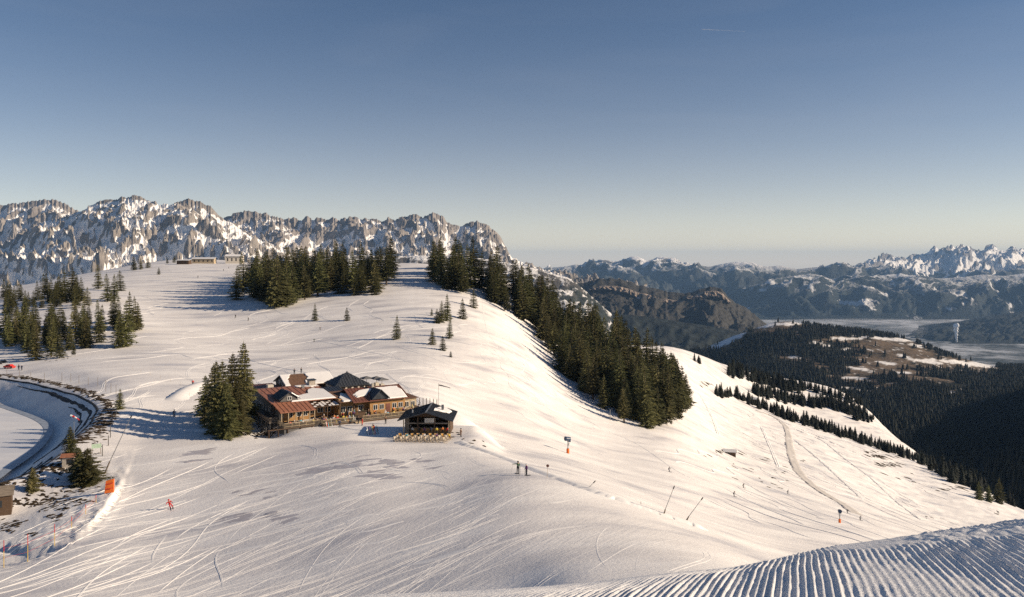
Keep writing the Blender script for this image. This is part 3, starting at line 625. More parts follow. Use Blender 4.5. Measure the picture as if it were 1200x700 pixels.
for i in range(110):         # right off-piste
    arc(random.uniform(820, 1090), random.uniform(470, 600), random.gauss(math.radians(290), .4), random.uniform(25, 90), random.uniform(-.8, .8), random.uniform(0, 1), random.uniform(.25, .5), random.uniform(.06, .14), False, 200)
for pts in ([(365, 398), (430, 412), (500, 430), (560, 447), (620, 470), (690, 497)], [(690, 497), (745, 520), (800, 556), (850, 577), (915, 600)], [(565, 300 + 55), (570, 385), (600, 425), (640, 460)]):
    for s in (0,): ribbon(tr, pxline(pts, 150, 150), [(-.28, -.02), (-.12, .05), (0, .01), (.14, .04), (.28, -.02)], .9)
for pts in ([(925, 501), (960, 515), (990, 538), (1022, 562), (1050, 588), (1082, 612)], [(930, 515), (955, 535), (985, 562), (1010, 585)], [(905, 490), (950, 508), (1000, 530), (1040, 548)], [(820, 462), (835, 490), (842, 510)], [(892, 500), (905, 530), (912, 548)]):
    ribbon(tr, pxline(pts, 130, 200), [(-1.1, -.02), (-.6, .3), (0, .05), (.6, .25), (1.2, -.02)], .8)
fs = MB(); ic = MB()
for i in range(46):          # windblown bright streaks and scraped icy spots on the plateau
    px, py = random.gauss(390, 110), random.gauss(590, 36)
    if not (170 < px < 720 and 520 < py < 668): continue
    q = G(px, py, 50); a = math.radians(random.gauss(26, 7)); L = random.uniform(3, 13); n = 16; w = random.uniform(.25, .8); P = [(q.x + math.cos(a) * L * (k / (n - 1) - .5), q.y + math.sin(a) * L * (k / (n - 1) - .5) + .5 * math.sin(k * .4 + i)) for k in range(n)]
    k0 = len(fs.v); prof = [(-1, -.01), (-.5, .02), (.4, .025), (1, -.01)]
    X = []; Y = []; Hh = []
    for o_, h_ in prof:
        for k in range(n): f = math.sin(math.pi * k / (n - 1)) ** .6 * (.7 + .6 * random.random()); X.append(P[k][0] - math.sin(a) * o_ * w * f); Y.append(P[k][1] + math.cos(a) * o_ * w * f); Hh.append(h_ if 0 < k < n - 1 else -.02)
    Z = ground_z(np.array(X), np.array(Y)) + np.array(Hh); fs.v += list(zip(X, Y, map(float, Z))); fs.f += [(k0 + j * n + k, k0 + j * n + k + 1, k0 + (j + 1) * n + k + 1, k0 + (j + 1) * n + k) for j in range(3) for k in range(n - 1)]
for px, py, rx, ry in [(365, 552, 5.5, 2.6), (405, 549, 5, 2.2), (445, 556, 5, 3), (458, 545, 4, 3), (300, 578, 3.2, 1.6), (282, 606, 4.5, 3), (325, 607, 4.5, 1.8), (505, 545, 4, 1.6), (425, 540, 6, 1.5), (230, 535, 6, 2)]:
    for k in range(5): q = G(px + random.gauss(0, 9), py + random.gauss(0, 3.5), 50); drape_patch(ic, q.x, q.y, rx * random.uniform(.3, .6), ry * random.uniform(.3, .6), random.uniform(.2, .8), .012, k * 3.3 + px, 14)
M['scraped'] = plain('scraped_ice', (.50, .47, .48), .4, .12, .8, 0, .3); M['fresh'] = snow_simple('fresh_snow', (.93, .90, .86), .6, 3, .3)
tag(fs.build('snow_streaks', M['fresh'], smooth=True), 'bright windblown snow streaks on the plateau', None, None, 'stuff'); tag(ic.build('scraped_patches', M['scraped'], smooth=True), 'greyish scraped icy patches below the restaurant', None, None, 'stuff')
tag(tr.build('ski_tracks', M['snow2'], smooth=False), 'ski and walking tracks crossing the snow', None, None, 'stuff')
road = MB()
ribbon(road, pxline([(887, 482), (905, 488), (922, 503), (926, 527), (934, 550), (950, 567), (968, 580), (986, 590), (1004, 603)], 120, 250), [(-2.8, -.05), (-2.3, .3), (-1.1, .12), (1.1, .12), (2.3, .26), (2.8, -.05)], .45)
tag(road.build('cat_track', M['track'], smooth=True), 'grey packed track winding down the right slope', None, None, 'structure')
# raised bright snow lip along the edge of the foreground plateau
lip = MB(); P = pxline([(535, 518), (570, 530), (610, 545), (650, 560), (700, 578), (760, 598), (830, 622)], 160, 95)
ribbon(lip, P, [(-1.6, -.1), (-.6, .22), (0, .42), (.5, .3), (1.3, -.1)], .5)
P = pxline([(200, 470), (225, 455), (255, 447), (285, 440)], 60, 150); ribbon(lip, P, [(-3.5, -.1), (-2, .5), (-.6, .9), (.8, .7), (2.2, -.1)], .4)
P = pxline([(150, 503), (200, 504), (250, 506), (290, 510)], 60, 100); ribbon(lip, P, [(-1.5, -.1), (-.5, .25), (.2, .4), (1.0, -.1)], .5)
tag(lip.build('snow_banks', M['snow2'], smooth=True), 'low pushed up banks of snow', None, None, 'structure')

# ------------------------------------------------------------------ groomed mound in the foreground
HM = 1.6
def mound_z(x, y):
    pxs = [-200, 300, 440, 580, 700, 860, 980, 1100, 1200, 1500]; sy = [735, 712, 699, 691, 682.5, 664, 640, 626, 614, 585]
    px = 600 + F_PX * x / np.maximum(y, 1.5); s = (np.interp(np.clip(px, -200, 1500), pxs, sy) - HY) / F_PX; k = s * s / (4 * HM) * 1.0
    k0 = np.interp(x, [-14, -6, -1.4, .9, 2.3, 3.2, 5.6, 9, 16], [.036, .031, .0268, .0246, .0223, .0195, .0162, .012, .010])
    w = sstep(1.5, 5, y); k = k * w + k0 * (1 - w)
    return -HM - k * y * y * (y > 0) + 0.0 * x
RD = Vector((.352, 1, 0)).normalized(); RN = Vector((RD.y, -RD.x, 0))
def mound_mesh():
    nu, nv = 1560, 165; u = np.linspace(-4.2, 13.2, nu); v = 1.6 + (np.linspace(0, 1, nv) ** 1.25) * 19
    Vv, U = np.meshgrid(v, u, indexing='ij'); U2 = U
    X = RD.x * Vv + RN.x * U2; Y = RD.y * Vv + RN.y * U2; Z = mound_z(X, Y)
    lam = .053; wob = .012 * pn(U * .8, Vv * .7, 3) + .02 * pn(U * .2, Vv * .25, 4)
    ph = (U + wob) / lam; r = np.exp(-((np.mod(ph, 1) - .5) / .20) ** 2)
    wear = sstep(-.25, .25, pn(U * .5 + 5, Vv * .4, 9) + .28); e0 = np.interp(600 + F_PX * X / Y, [450, 700, 860, 960], [4.6, 5.0, 6.2, 9.5]); edge = 1 - sstep(0, 1.0, (Vv - e0) / 3); lft = sstep(-2.6, -1.2, U + .25 * Vv - 1.2)
    amp = .026 * wear * edge * (.75 + .5 * pn(U * 9, Vv * 1.3, 12)) * (.35 + .65 * lft)
    Z = Z + amp * r + .006 * fbm(X * 14, Y * 6, 3, 14) + .035 * fbm(X * .5, Y * .5, 2, 15)
    seam = np.exp(-((U - 2.55 - .04 * pn(Vv * .5, Vv * 0, 6)) / .10) ** 2); Z = Z + seam * (.03 + .06 * np.clip(fbm(X * 9, Y * 7, 3, 16), 0, 1))
    # churned lumps along the far right rim
    pxx = 600 + F_PX * X / Y; sl = sstep(1000, 1120, pxx) * sstep(6.0, 8.0, Y) * (1 - sstep(14, 17, Y)); Z = Z + sl * (.07 * np.clip(fbm(X * 2.2, Y * 1.6, 4, 17) + .25, 0, 1) + .035 * fbm(X * 9, Y * 7, 3, 18))
    V = np.stack([X, Y, Z], -1).reshape(-1, 3)
    return mesh_np('groomed_snow', V, grid_faces(nv, nu), M['cord'], True)
tag(mound_mesh(), 'groomed corduroy snow ribs on the near mound', None, None, 'structure')
def mound_apron():
    x = np.linspace(-60, 60, 241); y = np.linspace(-40, 46, 173); Y, X = np.meshgrid(y, x, indexing='ij')
    Z = mound_z(X, Y) - .03; r = np.clip(np.abs(X) - 18, 0, None); Z = Z - .004 * r * r * (X < 0); Z = np.where((Y > 24), Z - 1.0 * (Y - 24), Z)
    return mesh_np('mound_snow', np.stack([X, Y, Z], -1).reshape(-1, 3), grid_faces(173, 241), M['snow2'], True)
tag(mound_apron(), 'smooth snow of the near mound around the groomed strip', None, None, 'structure')

# ------------------------------------------------------------------ trees
def crown_mesh(name, seed, whorls=27, per=11, seg=5, H=20.0, R=3.0, droop=.30, full=.9, z0=.07):
    r_ = random.Random(seed); V = []; Fc = []
    def tri(a, b, c): k = len(V); V.extend((a, b, c)); Fc.append((k, k + 1, k + 2))
    lean = [r_.uniform(-.3, .3) for _ in range(2)]; lob = [r_.uniform(.7, 1.15) for _ in range(7)]
    for w in range(whorls):
        t = (w + r_.uniform(-.3, .3)) / whorls; t = max(0, min(.985, t)); z = H * (z0 + (1 - z0) * t ** .92)
        rad = R * ((1 - t) ** full) * (.82 + .3 * r_.random()) + .12; rad *= min(1, .62 + t * 4)
        nb = max(4, int(per * (1 - .45 * t) + .5)); a0 = r_.random() * 6.28
        for b in range(nb):
            if r_.random() < .06: continue
            a = a0 + 6.283 * b / nb + r_.uniform(-.25, .25); L = rad * (.72 + .5 * r_.random()) * lob[int(a * 7 / 6.283) % 7]
            ca, sa = math.cos(a), math.sin(a); dr = droop * (1.1 - t) + r_.uniform(-.06, .1) - (.35 if t > .85 else 0)
            pts = []
            for s in range(seg + 1):
                q = s / seg; rr = L * q; pts.append(Vector((ca * rr + lean[0] * t, sa * rr + lean[1] * t, z - dr * L * q ** 1.3 + .16 * L * max(0, q - .7) )))
            side = Vector((-sa, ca, 0))
            for s in range(seg):
                p, n = pts[s], pts[s + 1]; wd = L * .42 * (1 - s / seg * .62) * (.7 + .6 * r_.random())
                for sg in (-1, 1):
                    tip = p + (n - p) * r_.uniform(1.1, 1.9) + side * sg * wd; tip.z -= r_.uniform(.10, .42) * (1 + L * .12)
                    base2 = p - (n - p) * .15; base2.z -= r_.uniform(0, .1)
                    tri(base2, n, tip)
                if s > 0 and r_.random() < .75:   # hanging twig
                    tp = p + side * r_.uniform(-.2, .2) * wd; tp.z -= r_.uniform(.3, .75) * (1 + .1 * L); tri(p + side * .14 * L * .5, n - side * .12 * L * .5, tp)
            tipv = pts[-1] + Vector((ca, sa, -.1)) * .22 * L; tri(pts[-2] + side * .07 * L, pts[-2] - side * .07 * L, tipv)
    for k in range(3): a = k * 2.1; tri(Vector((lean[0] + .10 * math.cos(a), lean[1] + .1 * math.sin(a), H * .94)), Vector((lean[0] + .1 * math.cos(a + 2), lean[1] + .1 * math.sin(a + 2), H * .95)), Vector((lean[0], lean[1], H * 1.03)))
    me = bpy.data.meshes.new(name); me.from_pydata([tuple(v) for v in V], [], Fc); me.materials.append(M['needle']); return me
def trunk_mesh(name, H=20.0, r=.26):
    mb = MB(); mb.tube((0, 0, -1.2), (0, 0, H * .35), r * 1.15, r * .8, 7); mb.tube((0, 0, H * .35), (0, 0, H * .97), r * .8, .03, 6)
    me = bpy.data.meshes.new(name); me.from_pydata(mb.v, [], mb.f); me.materials.append(M['bark']); return me
CR = [crown_mesh('crown', 1, R=3.1), crown_mesh('crown', 2, R=2.7, full=.8), crown_mesh('crown', 3, R=3.4, droop=.4), crown_mesh('crown', 4, R=2.5, whorls=28, full=.75, z0=.12),
      crown_mesh('crown', 5, R=3.0, z0=.03, full=.85), crown_mesh('crown', 6, R=3.7, droop=.36, full=.95), crown_mesh('crown', 7, R=2.8, z0=.16, full=.7), crown_mesh('crown', 8, R=4.6, whorls=20, z0=.02, full=.9)]
CRH = [crown_mesh('crown', 21, R=3.5, whorls=36, per=12, seg=6, z0=.03, full=.75, droop=.34), crown_mesh('crown', 22, R=4.0, whorls=34, per=12, seg=6, z0=.03, full=.8, droop=.4), crown_mesh('crown', 23, R=3.0, whorls=36, per=11, seg=6, full=.7, droop=.35)]
TRK = trunk_mesh('trunk')
NT_COUNT = [0]
DEFER = []
def tree(x, y, h, label, group=None, name='spruce_tree', v=None, wide=1.0, cat='tree', hi=False, now=False):
    if group and not hi and not now: DEFER.append((h / y, x, y, h, label, group, wide)); return None
    z = GZ(x, y); e = empty(name, (x, y, z - .15), random.uniform(0, 6.28), label, cat, group)
    s = h / 20.0; wide *= (1.12 if hi else 1.4); e.scale = (s * wide, s * wide, s); e.rotation_euler.x = random.gauss(0, .022); e.rotation_euler.y = random.gauss(0, .022)
    cm = (CRH if hi else CR)[v if v is not None else random.choice((0, 0, 1, 1, 2, 3, 4, 5, 6))]
    for nm, me in (('trunk', TRK), ('crown', cm)):
        c = bpy.data.objects.new(nm, me); COL.objects.link(c); c.parent = e
    NT_COUNT[0] += 1; return e
def in_poly(x, y, P):
    r = False; n = len(P)
    for i in range(n):
        (x1, y1), (x2, y2) = P[i], P[(i + 1) % n]
        if (y1 > y) != (y2 > y) and x < (x2 - x1) * (y - y1) / (y2 - y1) + x1: r = not r
    return r
def grove(poly, n, smin, hr, group, front_label, inner_label, d0, frontline, wd=1.0):
    xs = [p[0] for p in poly]; ys = [p[1] for p in poly]; P = []; tries = 0
    while len(P) < n and tries < 12000:
        tries += 1; a, b = random.uniform(min(xs), max(xs)), random.uniform(min(ys), max(ys))
        if not in_poly(a, b, poly): continue
        w = G(a, b, d0)
        if all((w.x - q[0]) ** 2 + (w.y - q[1]) ** 2 > smin ** 2 for q in P): P.append((w.x, w.y, a, b))
    fr = []
    for q in P:
        gap = np.interp(q[2], [p[0] for p in frontline], [p[1] for p in frontline]) - q[3]
        (fr.append(q) if gap < 6 else None)
    fr.sort(key=lambda q: q[2])
    ords = ['leftmost', 'second from the left', 'third from the left', 'fourth from the left', 'fifth from the left', 'sixth from the left', 'seventh from the left', 'eighth from the left', 'ninth from the left', 'tenth from the left']
    m = len(fr)
    for q in P:
        h = random.uniform(*hr) * random.choice((1.02, .95, .9, .86, .92, .62, .75))
        if q in fr:
            i = fr.index(q); j = m - 1 - i
            if i < 10: w_ = ords[i]
            elif j < 8: w_ = ['rightmost', 'second from the right', 'third from the right', 'fourth from the right', 'fifth from the right', 'sixth from the right', 'seventh from the right', 'eighth from the right'][j]
            else: w_ = None
            if random.random() < .25: h *= .62
            if w_: tree(q[0], q[1], h, f'{w_} front row spruce of {front_label}', group, wide=wd); continue
            tree(q[0], q[1], h, f'spruce midway along the front row of {front_label}', group, wide=wd); continue
        x0, x1 = min(v[2] for v in P), max(v[2] for v in P); f = (q[2] - x0) / (x1 - x0)
        side = ['left end', 'left half', 'right half', 'right end'][min(3, int(f * 4))]; gap = np.interp(q[2], [v[0] for v in frontline], [v[1] for v in frontline]) - q[3]
        size = 'tall' if h > sum(hr) / 2 * .93 else 'shorter'; row = 'at the back in' if gap > 18 else 'just behind the front row in'
        tree(q[0], q[1], h, f'{size} ' + inner_label.replace('{part}', side).replace('inside', row).replace('deep ' + row, row).replace('the middle grove on the knoll', 'the middle grove'), group, wide=wd)
    return P
grove([(276,352),(292,358),(310,361),(335,361),(350,357),(365,349),(400,344),(430,350),(446,344),(460,334),(461,322),(440,318),(380,318),(330,320),(292,330)], 112, 4.0, (20, 27), 'spruces of the middle grove on the knoll',
      'the middle grove on the knoll', 'spruce deep inside the {part} of the middle grove on the knoll', 300, [(276,352),(310,361),(350,357),(400,344),(430,350),(446,344),(461,330)], 1.3)
grove([(499,327),(512,331),(530,347),(556,353),(578,360),(605,380),(632,395),(645,415),(655,436),(680,455),(700,477),(722,494),(746,505),(768,502),(790,495),(811,494),(806,470),(780,440),(752,418),(712,396),(672,372),(632,350),(592,334),(556,322),(515,315)], 172, 4.3, (24, 30), 'spruces of the long forest strip',
      'the long forest strip', 'spruce inside the {part} of the long forest strip', 200, [(499,327),(530,347),(578,360),(632,395),(655,436),(700,477),(746,505),(790,495),(811,494)], 1.2)
grove([(560,346),(578,358),(605,376),(632,390),(650,408),(668,428),(690,436),(676,388),(640,358),(590,336)], 34, 4.0, (23, 28), 'spruces of the upper strip bend',
      'the strip bend', 'spruce inside the {part} of the strip bend', 200, [(560,346),(605,376),(632,390),(668,428),(690,436)], 1.2)
grove([(745,500),(770,500),(812,494),(808,474),(790,462),(760,470)], 16, 4.2, (25, 29), 'spruces at the low tip of the strip',
      'the low tip of the strip', 'spruce inside the {part} of the low strip tip', 200, [(745,500),(812,494)], 1.2)
grove([(0,366),(20,372),(60,366),(98,360),(98,348),(60,344),(0,346)], 36, 4.0, (11, 16), 'spruces of the far left grove', 'the farther left grove', 'spruce inside the {part} of the farther left grove', 250, [(0,366),(60,364),(98,358)])
grove([(0,404),(24,412),(45,425),(60,428),(90,422),(104,408),(130,402),(150,408),(158,398),(164,388),(150,378),(100,380),(60,382),(20,386),(0,390)], 54, 3.6, (11, 17), 'spruces of the near left grove', 'the nearer left grove', 'spruce inside the {part} of the nearer left grove', 180, [(0,404),(60,426),(90,420),(130,402),(158,398)])
SING = [(465,398,29,'lone young spruce standing on the open slope above the kiosk',0),(407,376,16,'small lone spruce right of its pair on the slope below the middle grove',4),(369,376,21,'lone spruce left of its pair on the slope below the middle grove',0),
 (512,379,18,'small spruce at the left foot of the spruce clump on the slope',4),(527,397,26,'dark spruce low in the clump on the slope below the strip',1),(543,374,25,'round spruce right of the clump on the slope',4),(524,376,32,'tallest spruce of the clump on the slope',0),(517,378,26,'spruce behind the tallest one of the slope clump',2),
 (507,404,20,'small spruce standing left of the lowest pair on the slope',4),(519,411,18,'small spruce right of the lowest pair on the slope',4),(528,419,8,'tiny spruce sapling below the lowest pair on the slope',4),(506,370,9,'tiny spruce sapling left of the slope clump',4),
 (555,361,22,'rounded young spruce in front of the strip near its upper end',4),(115,339,30,'slim spruce before the massif left of the piste',1),(141,341,25,'spruce standing nearest the piste below the massif',4),(102,358,22,'short spruce between the two left groves',4),(126,354,34,'left one of two tall touching spruces by the upper left piste',1),(134,353,32,'right one of two tall touching spruces by the upper left piste',0),
 (157,317,18,'largest spruce on the skyline below the massif',2),(173,314,14,'broad spruce on the skyline right of the largest one',4),(186,322,9,'little spruce on the upper piste edge',4),(165,316,14,'spruce between the two skyline spruces',0),(196,309,9,'small spruce far left of the summit station',1),(204,308,9,'small spruce left beside the summit station',4),
 (84,352,40,'leftmost of three spruces beside the farther left grove',2),(76,354,38,'spruce at the right end of the farther left grove',0),(92,353,16,'low spruce behind the upper left road',4),
 (148,406,54,'big broad spruce at the right tip of the near left grove',0),(139,408,46,'spruce left beside the big broad one above the road',0),(162,386,32,'outermost right spruce of the near left grove',2),(140,480,25,'young spruce by the fence above the pond',4)]
for a, b, h, lb, v in SING:
    q = G(a, b, 100); tree(q.x, q.y, h * q.y / F_PX, lb, v=v, wide=1.25 if v == 4 else 1.1)
for a, b, h, lb, v, wd in [(284,498,98,'tallest spruce of the cluster left of the chalet',2,1.25),(273,505,92,'second tallest spruce in the cluster left of the chalet',0,1.1),(262,508,86,'spruce at the front of the cluster left of the chalet',0,1.15),(250,494,68,'lower left spruce of the cluster left of the chalet',1,1.25),(267,513,66,'shortest spruce hiding the trunks at the foot of the chalet cluster',1,1.2),(241,487,48,'small outermost left spruce of the chalet cluster',1,1.2),(257,500,78,'spruce in the middle of the chalet cluster',2,1.2),(278,510,60,'low spruce at the right foot of the chalet cluster',0,1.3)]:
    q = G(a, b, 100); tree(q.x, q.y, h * q.y / F_PX, lb, 'spruces of the cluster left of the chalet', v=v, wide=wd, hi=True)
for a, b, h, lb, v, wd in [(83,545,46,'narrow spruce on the pond bank behind the stone kiosk shed',2,1.5),(102,568,44,'bushy wide spruce on the pond bank beside the orange mat',1,2.2),(94,560,36,'bushy spruce between the two spruces on the pond bank',1,2.0),(37,576,29,'small spruce among bare turf below the pond',1,1.6)]:
    q = G(a, b, 60); tree(q.x, q.y, h * q.y / F_PX, lb, v=v, wide=wd, hi=True)

# the spruces that show largest stand as single trees, the hindmost small ones are joined
DEFER.sort(key=lambda d: -d[0]); keepn = 292 - NT_COUNT[0]
for d in DEFER[:keepn]: tree(d[1], d[2], d[3], d[4], d[5], wide=d[6], now=True)
Vs, Fs, k0 = [], [], 0
for d in DEFER[keepn:]:
    me = random.choice(CR[:5]); n = len(me.vertices); co = np.empty(n * 3, np.float32); me.vertices.foreach_get('co', co); co = co.reshape(-1, 3)
    fi = np.empty(len(me.polygons) * 3, np.int32); me.polygons.foreach_get('vertices', fi) if False else me.loops.foreach_get('vertex_index', fi); s = d[3] / 20; w = s * d[6] * 1.4; a = random.uniform(0, 6.28)
    X = (co[:, 0] * math.cos(a) - co[:, 1] * math.sin(a)) * w + d[1]; Y = (co[:, 0] * math.sin(a) + co[:, 1] * math.cos(a)) * w + d[2]; Z = co[:, 2] * s + GZ(d[1], d[2]); Vs.append(np.stack([X, Y, Z], -1)); Fs.append(fi.reshape(-1, 3) + k0); k0 += n
if Vs: tag(mesh_np('rear_spruces', np.concatenate(Vs), np.concatenate(Fs), M['needle']), 'small rear spruces filling the back of the groves', None, None, 'stuff')

# distant woods: small real trees, joined, because they are far too many to count
def lowtree(n=5):
    V = []; Fc = []
    for z0, z1, r in ((.06, .62, .20), (.38, 1.0, .13)):
        k = len(V)
        for i in range(n): a = 6.283 * i / n + z0; V.append((r * math.cos(a) * (1 + .2 * (i % 2)), r * math.sin(a), z0 + .04 * (i % 2)))
        V.append((0, 0, z1)); Fc += [(k + i, k + (i + 1) % n, k + n) for i in range(n)]
    return np.array(V), np.array(Fc)
def midtree():
    r_ = random.Random(3); V = []; Fc = []
    for w in range(11):
        t = w / 11; z = .06 + .92 * t; R = .20 * (1 - t) ** .8 + .01; n = 8; a0 = r_.random() * 6
        for i in range(n):
            a = a0 + 6.283 * i / n; L = R * r_.uniform(.7, 1.25); k = len(V); s = .45
            V += [(0, 0, z + .05), (L * math.cos(a - s), L * math.sin(a - s), z - .03), (L * 1.1 * math.cos(a), L * 1.1 * math.sin(a), z - .055), (L * math.cos(a + s), L * math.sin(a + s), z - .03)]
            Fc += [(k, k + 1, k + 2), (k, k + 2, k + 3)]
    return np.array(V), np.array(Fc)
def forest(name, X, Y, Z, H, base, mat, label):
    V0, F0 = base; n = len(X); a = RNG.random(n) * 6.28; c, s = np.cos(a), np.sin(a); wd = H * (.85 + .4 * RNG.random(n))
    VX = (V0[None, :, 0] * c[:, None] - V0[None, :, 1] * s[:, None]) * wd[:, None] + X[:, None]; VY = (V0[None, :, 0] * s[:, None] + V0[None, :, 1] * c[:, None]) * wd[:, None] + Y[:, None]
    VZ = V0[None, :, 2] * H[:, None] + Z[:, None]
    V = np.stack([VX, VY, VZ], -1).reshape(-1, 3); Fc = (F0[None] + (np.arange(n) * len(V0))[:, None, None]).reshape(-1, 3)
    return tag(mesh_np(name, V, Fc, mat), label, None, None, 'stuff')
# belts on the right slope: (polyline in photo, width px, number, height m)
BX, BY, BH = [], [], []
def belt(pts, wy, n, h, d0, spread=2.0):
    pts = np.array(pts, float); seg = np.hypot(*np.diff(pts, axis=0).T); cum = np.concatenate([[0], np.cumsum(seg)])
    for i in range(n):
        u = random.random() * cum[-1]; a = np.interp(u, cum, pts[:, 0]) + random.gauss(0, spread); b = np.interp(u, cum, pts[:, 1]) + random.uniform(-wy, wy)
        q = G(a, b, d0); BX.append(q.x); BY.append(q.y); BH.append(h * random.uniform(.6, 1.25))
belt([(838,463),(860,466),(885,475),(905,483),(930,492),(960,501),(990,512),(1020,522),(1060,534),(1090,545),(1120,556)], 1.6, 230, 10.5, 500)
belt([(905,485),(960,503),(1000,514),(1060,536),(1110,553)], 2.5, 110, 12, 500)
belt([(1100,552),(1130,562),(1160,575),(1200,592)], 5, 160, 15, 500, 6)
belt([(856,437),(880,444),(905,450),(935,458)], 4, 210, 15, 700, 3)
belt([(888,461),(925,470),(962,477)], 3, 120, 14, 900, 4)
belt([(965,473),(1000,484),(1020,494)], 4, 120, 14, 900, 4)
belt([(930,452),(970,462),(1010,474)], 2, 60, 14, 1000, 4)
belt([(835,418),(858,424)], 2, 25, 14, 800, 3); belt([(815,424),(823,427)], .8, 6, 9, 500, 2)
belt([(1060,512),(1090,528),(1120,548)], 5, 140, 17, 900, 6)
BX, BY, BH = map(np.array, (BX, BY, BH)); forest('tree_belts', BX, BY, ground_z(BX, BY) - .4, BH, midtree(), M['farneedle'], 'belts of small dark spruces crossing the right slope')
SPE = [(1148,586,22,'second spruce right of the bare slope at the right edge'),(1171,590,30,'tallest dark spruce near the right edge of the slope'),(1158,588,20,'short spruce between two taller ones near the right edge')]
for a, b, h, lb in SPE: q = G(a, b, 400); tree(q.x, q.y, h * q.y / F_PX, lb, v=4, wide=1.2)
# woods over the far hill and side valley
N = 60000; pxr = RNG.uniform(740, 1640, N); D = np.sqrt(RNG.uniform(950 ** 2, 4300 ** 2, N)); X = (pxr - 600) / F_PX * D; Z = mid_z(X, D)
qx, qy = proj(X, D, Z); keep = ~in_ell(qx, qy, CLEAR, 1.02) | (D < 1700); keep &= (Z > ground_z(X, D) - 2)
dens = fbm(X / 260, D / 260, 3, 91) > -.28; keep &= dens | (D < 2500)
X, D, Z = X[keep], D[keep], Z[keep]; H = RNG.uniform(13, 25, len(X)); forest('wooded_slopes', X, D, Z - .5, H, lowtree(), M['farneedle'], 'dense dark forest on the hill and side valley')
# woods on the lower skirts in front of the massif
N = 2500; pxr = RNG.uniform(-60, 230, N); D = RNG.uniform(1000, 1300, N)

# smoke plume rising from the valley
q = (1121 - 600) / F_PX * 9000; sm = MB()
for i in range(26):
    t = i / 25; rr = 6 + 20 * t ** 1.3; sm.ball((q + 9 * math.sin(i * 1.3) * t - 8 * t, 9000 + 10 * math.cos(i * 2.1), -905 + 12 + 190 * t), rr * random.uniform(.7, 1.1), None, rr * 1.1, 12, 9)
tsn = NT('steam', 1.0, 0.0); tsn.b.inputs['Alpha'].default_value = .9; tsn.b.inputs['Subsurface Weight'].default_value = 0; tsm = tsn.done((.93, .93, .93), tsn.bump(tsn.noise(tsn.pos(), .05, 4), .6, 6))
tag(sm.build('steam_plume', tsm, smooth=True), 'white steam plume rising straight from the pale valley floor', 'steam plume')
# ------------------------------------------------------------------ materials for built things
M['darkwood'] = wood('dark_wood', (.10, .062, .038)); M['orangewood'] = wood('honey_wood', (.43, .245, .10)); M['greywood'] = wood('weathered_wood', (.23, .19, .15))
M['bluewood'] = wood('grey_timber', (.13, .125, .12)); M['paleboard'] = wood('pale_board', (.50, .40, .27))
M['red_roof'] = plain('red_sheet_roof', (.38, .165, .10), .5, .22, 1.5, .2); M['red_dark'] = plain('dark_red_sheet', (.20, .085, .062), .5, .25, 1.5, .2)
M['slate'] = plain('slate_sheet', (.050, .056, .066), .42, .3, 1.2, .3); M['seam'] = plain('seam_metal', (.035, .038, .045), .4, .2)
M['redseam'] = plain('red_seam', (.24, .10, .065), .5, .2); M['brownpatch'] = plain('brown_roof', (.15, .085, .055), .8, .25, 2)
M['plaster'] = plain('pale_plaster', (.62, .56, .47), .85, .12, 3); M['stone'] = plain('stone_wall', (.40, .36, .31), .9, .3, 4, 0, .6)
M['glass'] = plain('window_glass', (.03, .035, .04), .08, .2, 1, 0, 0); M['black'] = plain('black_rubber', (.02, .02, .022), .6, .3)
M['steel'] = plain('grey_steel', (.28, .29, .30), .4, .15, 3, .6); M['orange'] = plain('orange_mat', (.75, .17, .03), .6, .15, 4); M['redp'] = plain('red_paint', (.60, .04, .03), .45, .15)
M['yellow'] = plain('yellow_paint', (.72, .48, .06), .5, .15); M['white'] = plain('white_paint', (.78, .77, .74), .5, .06); M['bluegun'] = plain('blue_housing', (.02, .05, .11), .35, .25)
M['canvas'] = plain('ochre_canvas', (.62, .33, .08), .8, .2); M['canvasw'] = plain('cream_canvas', (.60, .52, .42), .8, .2); M['greycan'] = plain('grey_canvas', (.16, .16, .165), .8, .2)
M['skin'] = plain('skin', (.48, .29, .20), .6, .08); M['green'] = plain('pale_green_board', (.38, .50, .38), .6, .2)
CLOTH = {}
for k, c in dict(black=(.02, .022, .028), navy=(.03, .045, .10), red=(.55, .03, .03), green=(.05, .11, .06), yellow=(.65, .50, .06), white=(.65, .65, .66), cyan=(.10, .38, .48), brown=(.14, .08, .05), purple=(.14, .05, .16), orange=(.7, .22, .05)).items(): CLOTH[k] = plain('cloth_' + k, c, .75, .2, 8)
ROOFSNOW = snow_simple('roof_snow', (.86, .84, .82), .6, 1.2, .4)

def FH(a, b, h): return (HO[0] + a * E1[0] + b * E2[0], HO[1] + a * E1[1] + b * E2[1], HG + h)
def FK(a, b, h): return (KO[0] + a * K1[0] + b * K2[0], KO[1] + a * K1[1] + b * K2[1], HG + h)
def lerp(p, q, t): return tuple(p[i] + (q[i] - p[i]) * t for i in range(3))
def quad_pt(q, u, v): return lerp(lerp(q[3], q[2], u), lerp(q[0], q[1], u), v)      # q = TL, TR, BR, BL; v = 0 at the eave
def roof(F, parent, q, mat, seam=None, step=.65, t=.14, name='roof', label=None):
    m = MB(F); m.slab(q, t); o = m.build(name, mat, parent, label=label)
    if seam:
        s = MB(F); L = (Vector(q[2]) - Vector(q[3])).length; n = max(2, int(L / step))
        for i in range(n + 1): p = quad_pt(q, i / n, 0); r = quad_pt(q, i / n, 1); s.bar((p[0], p[1], p[2] + .03), (r[0], r[1], r[2] + .03), .05, .07)
        s.build('roof_seams', seam, o, kind='stuff')
    return o
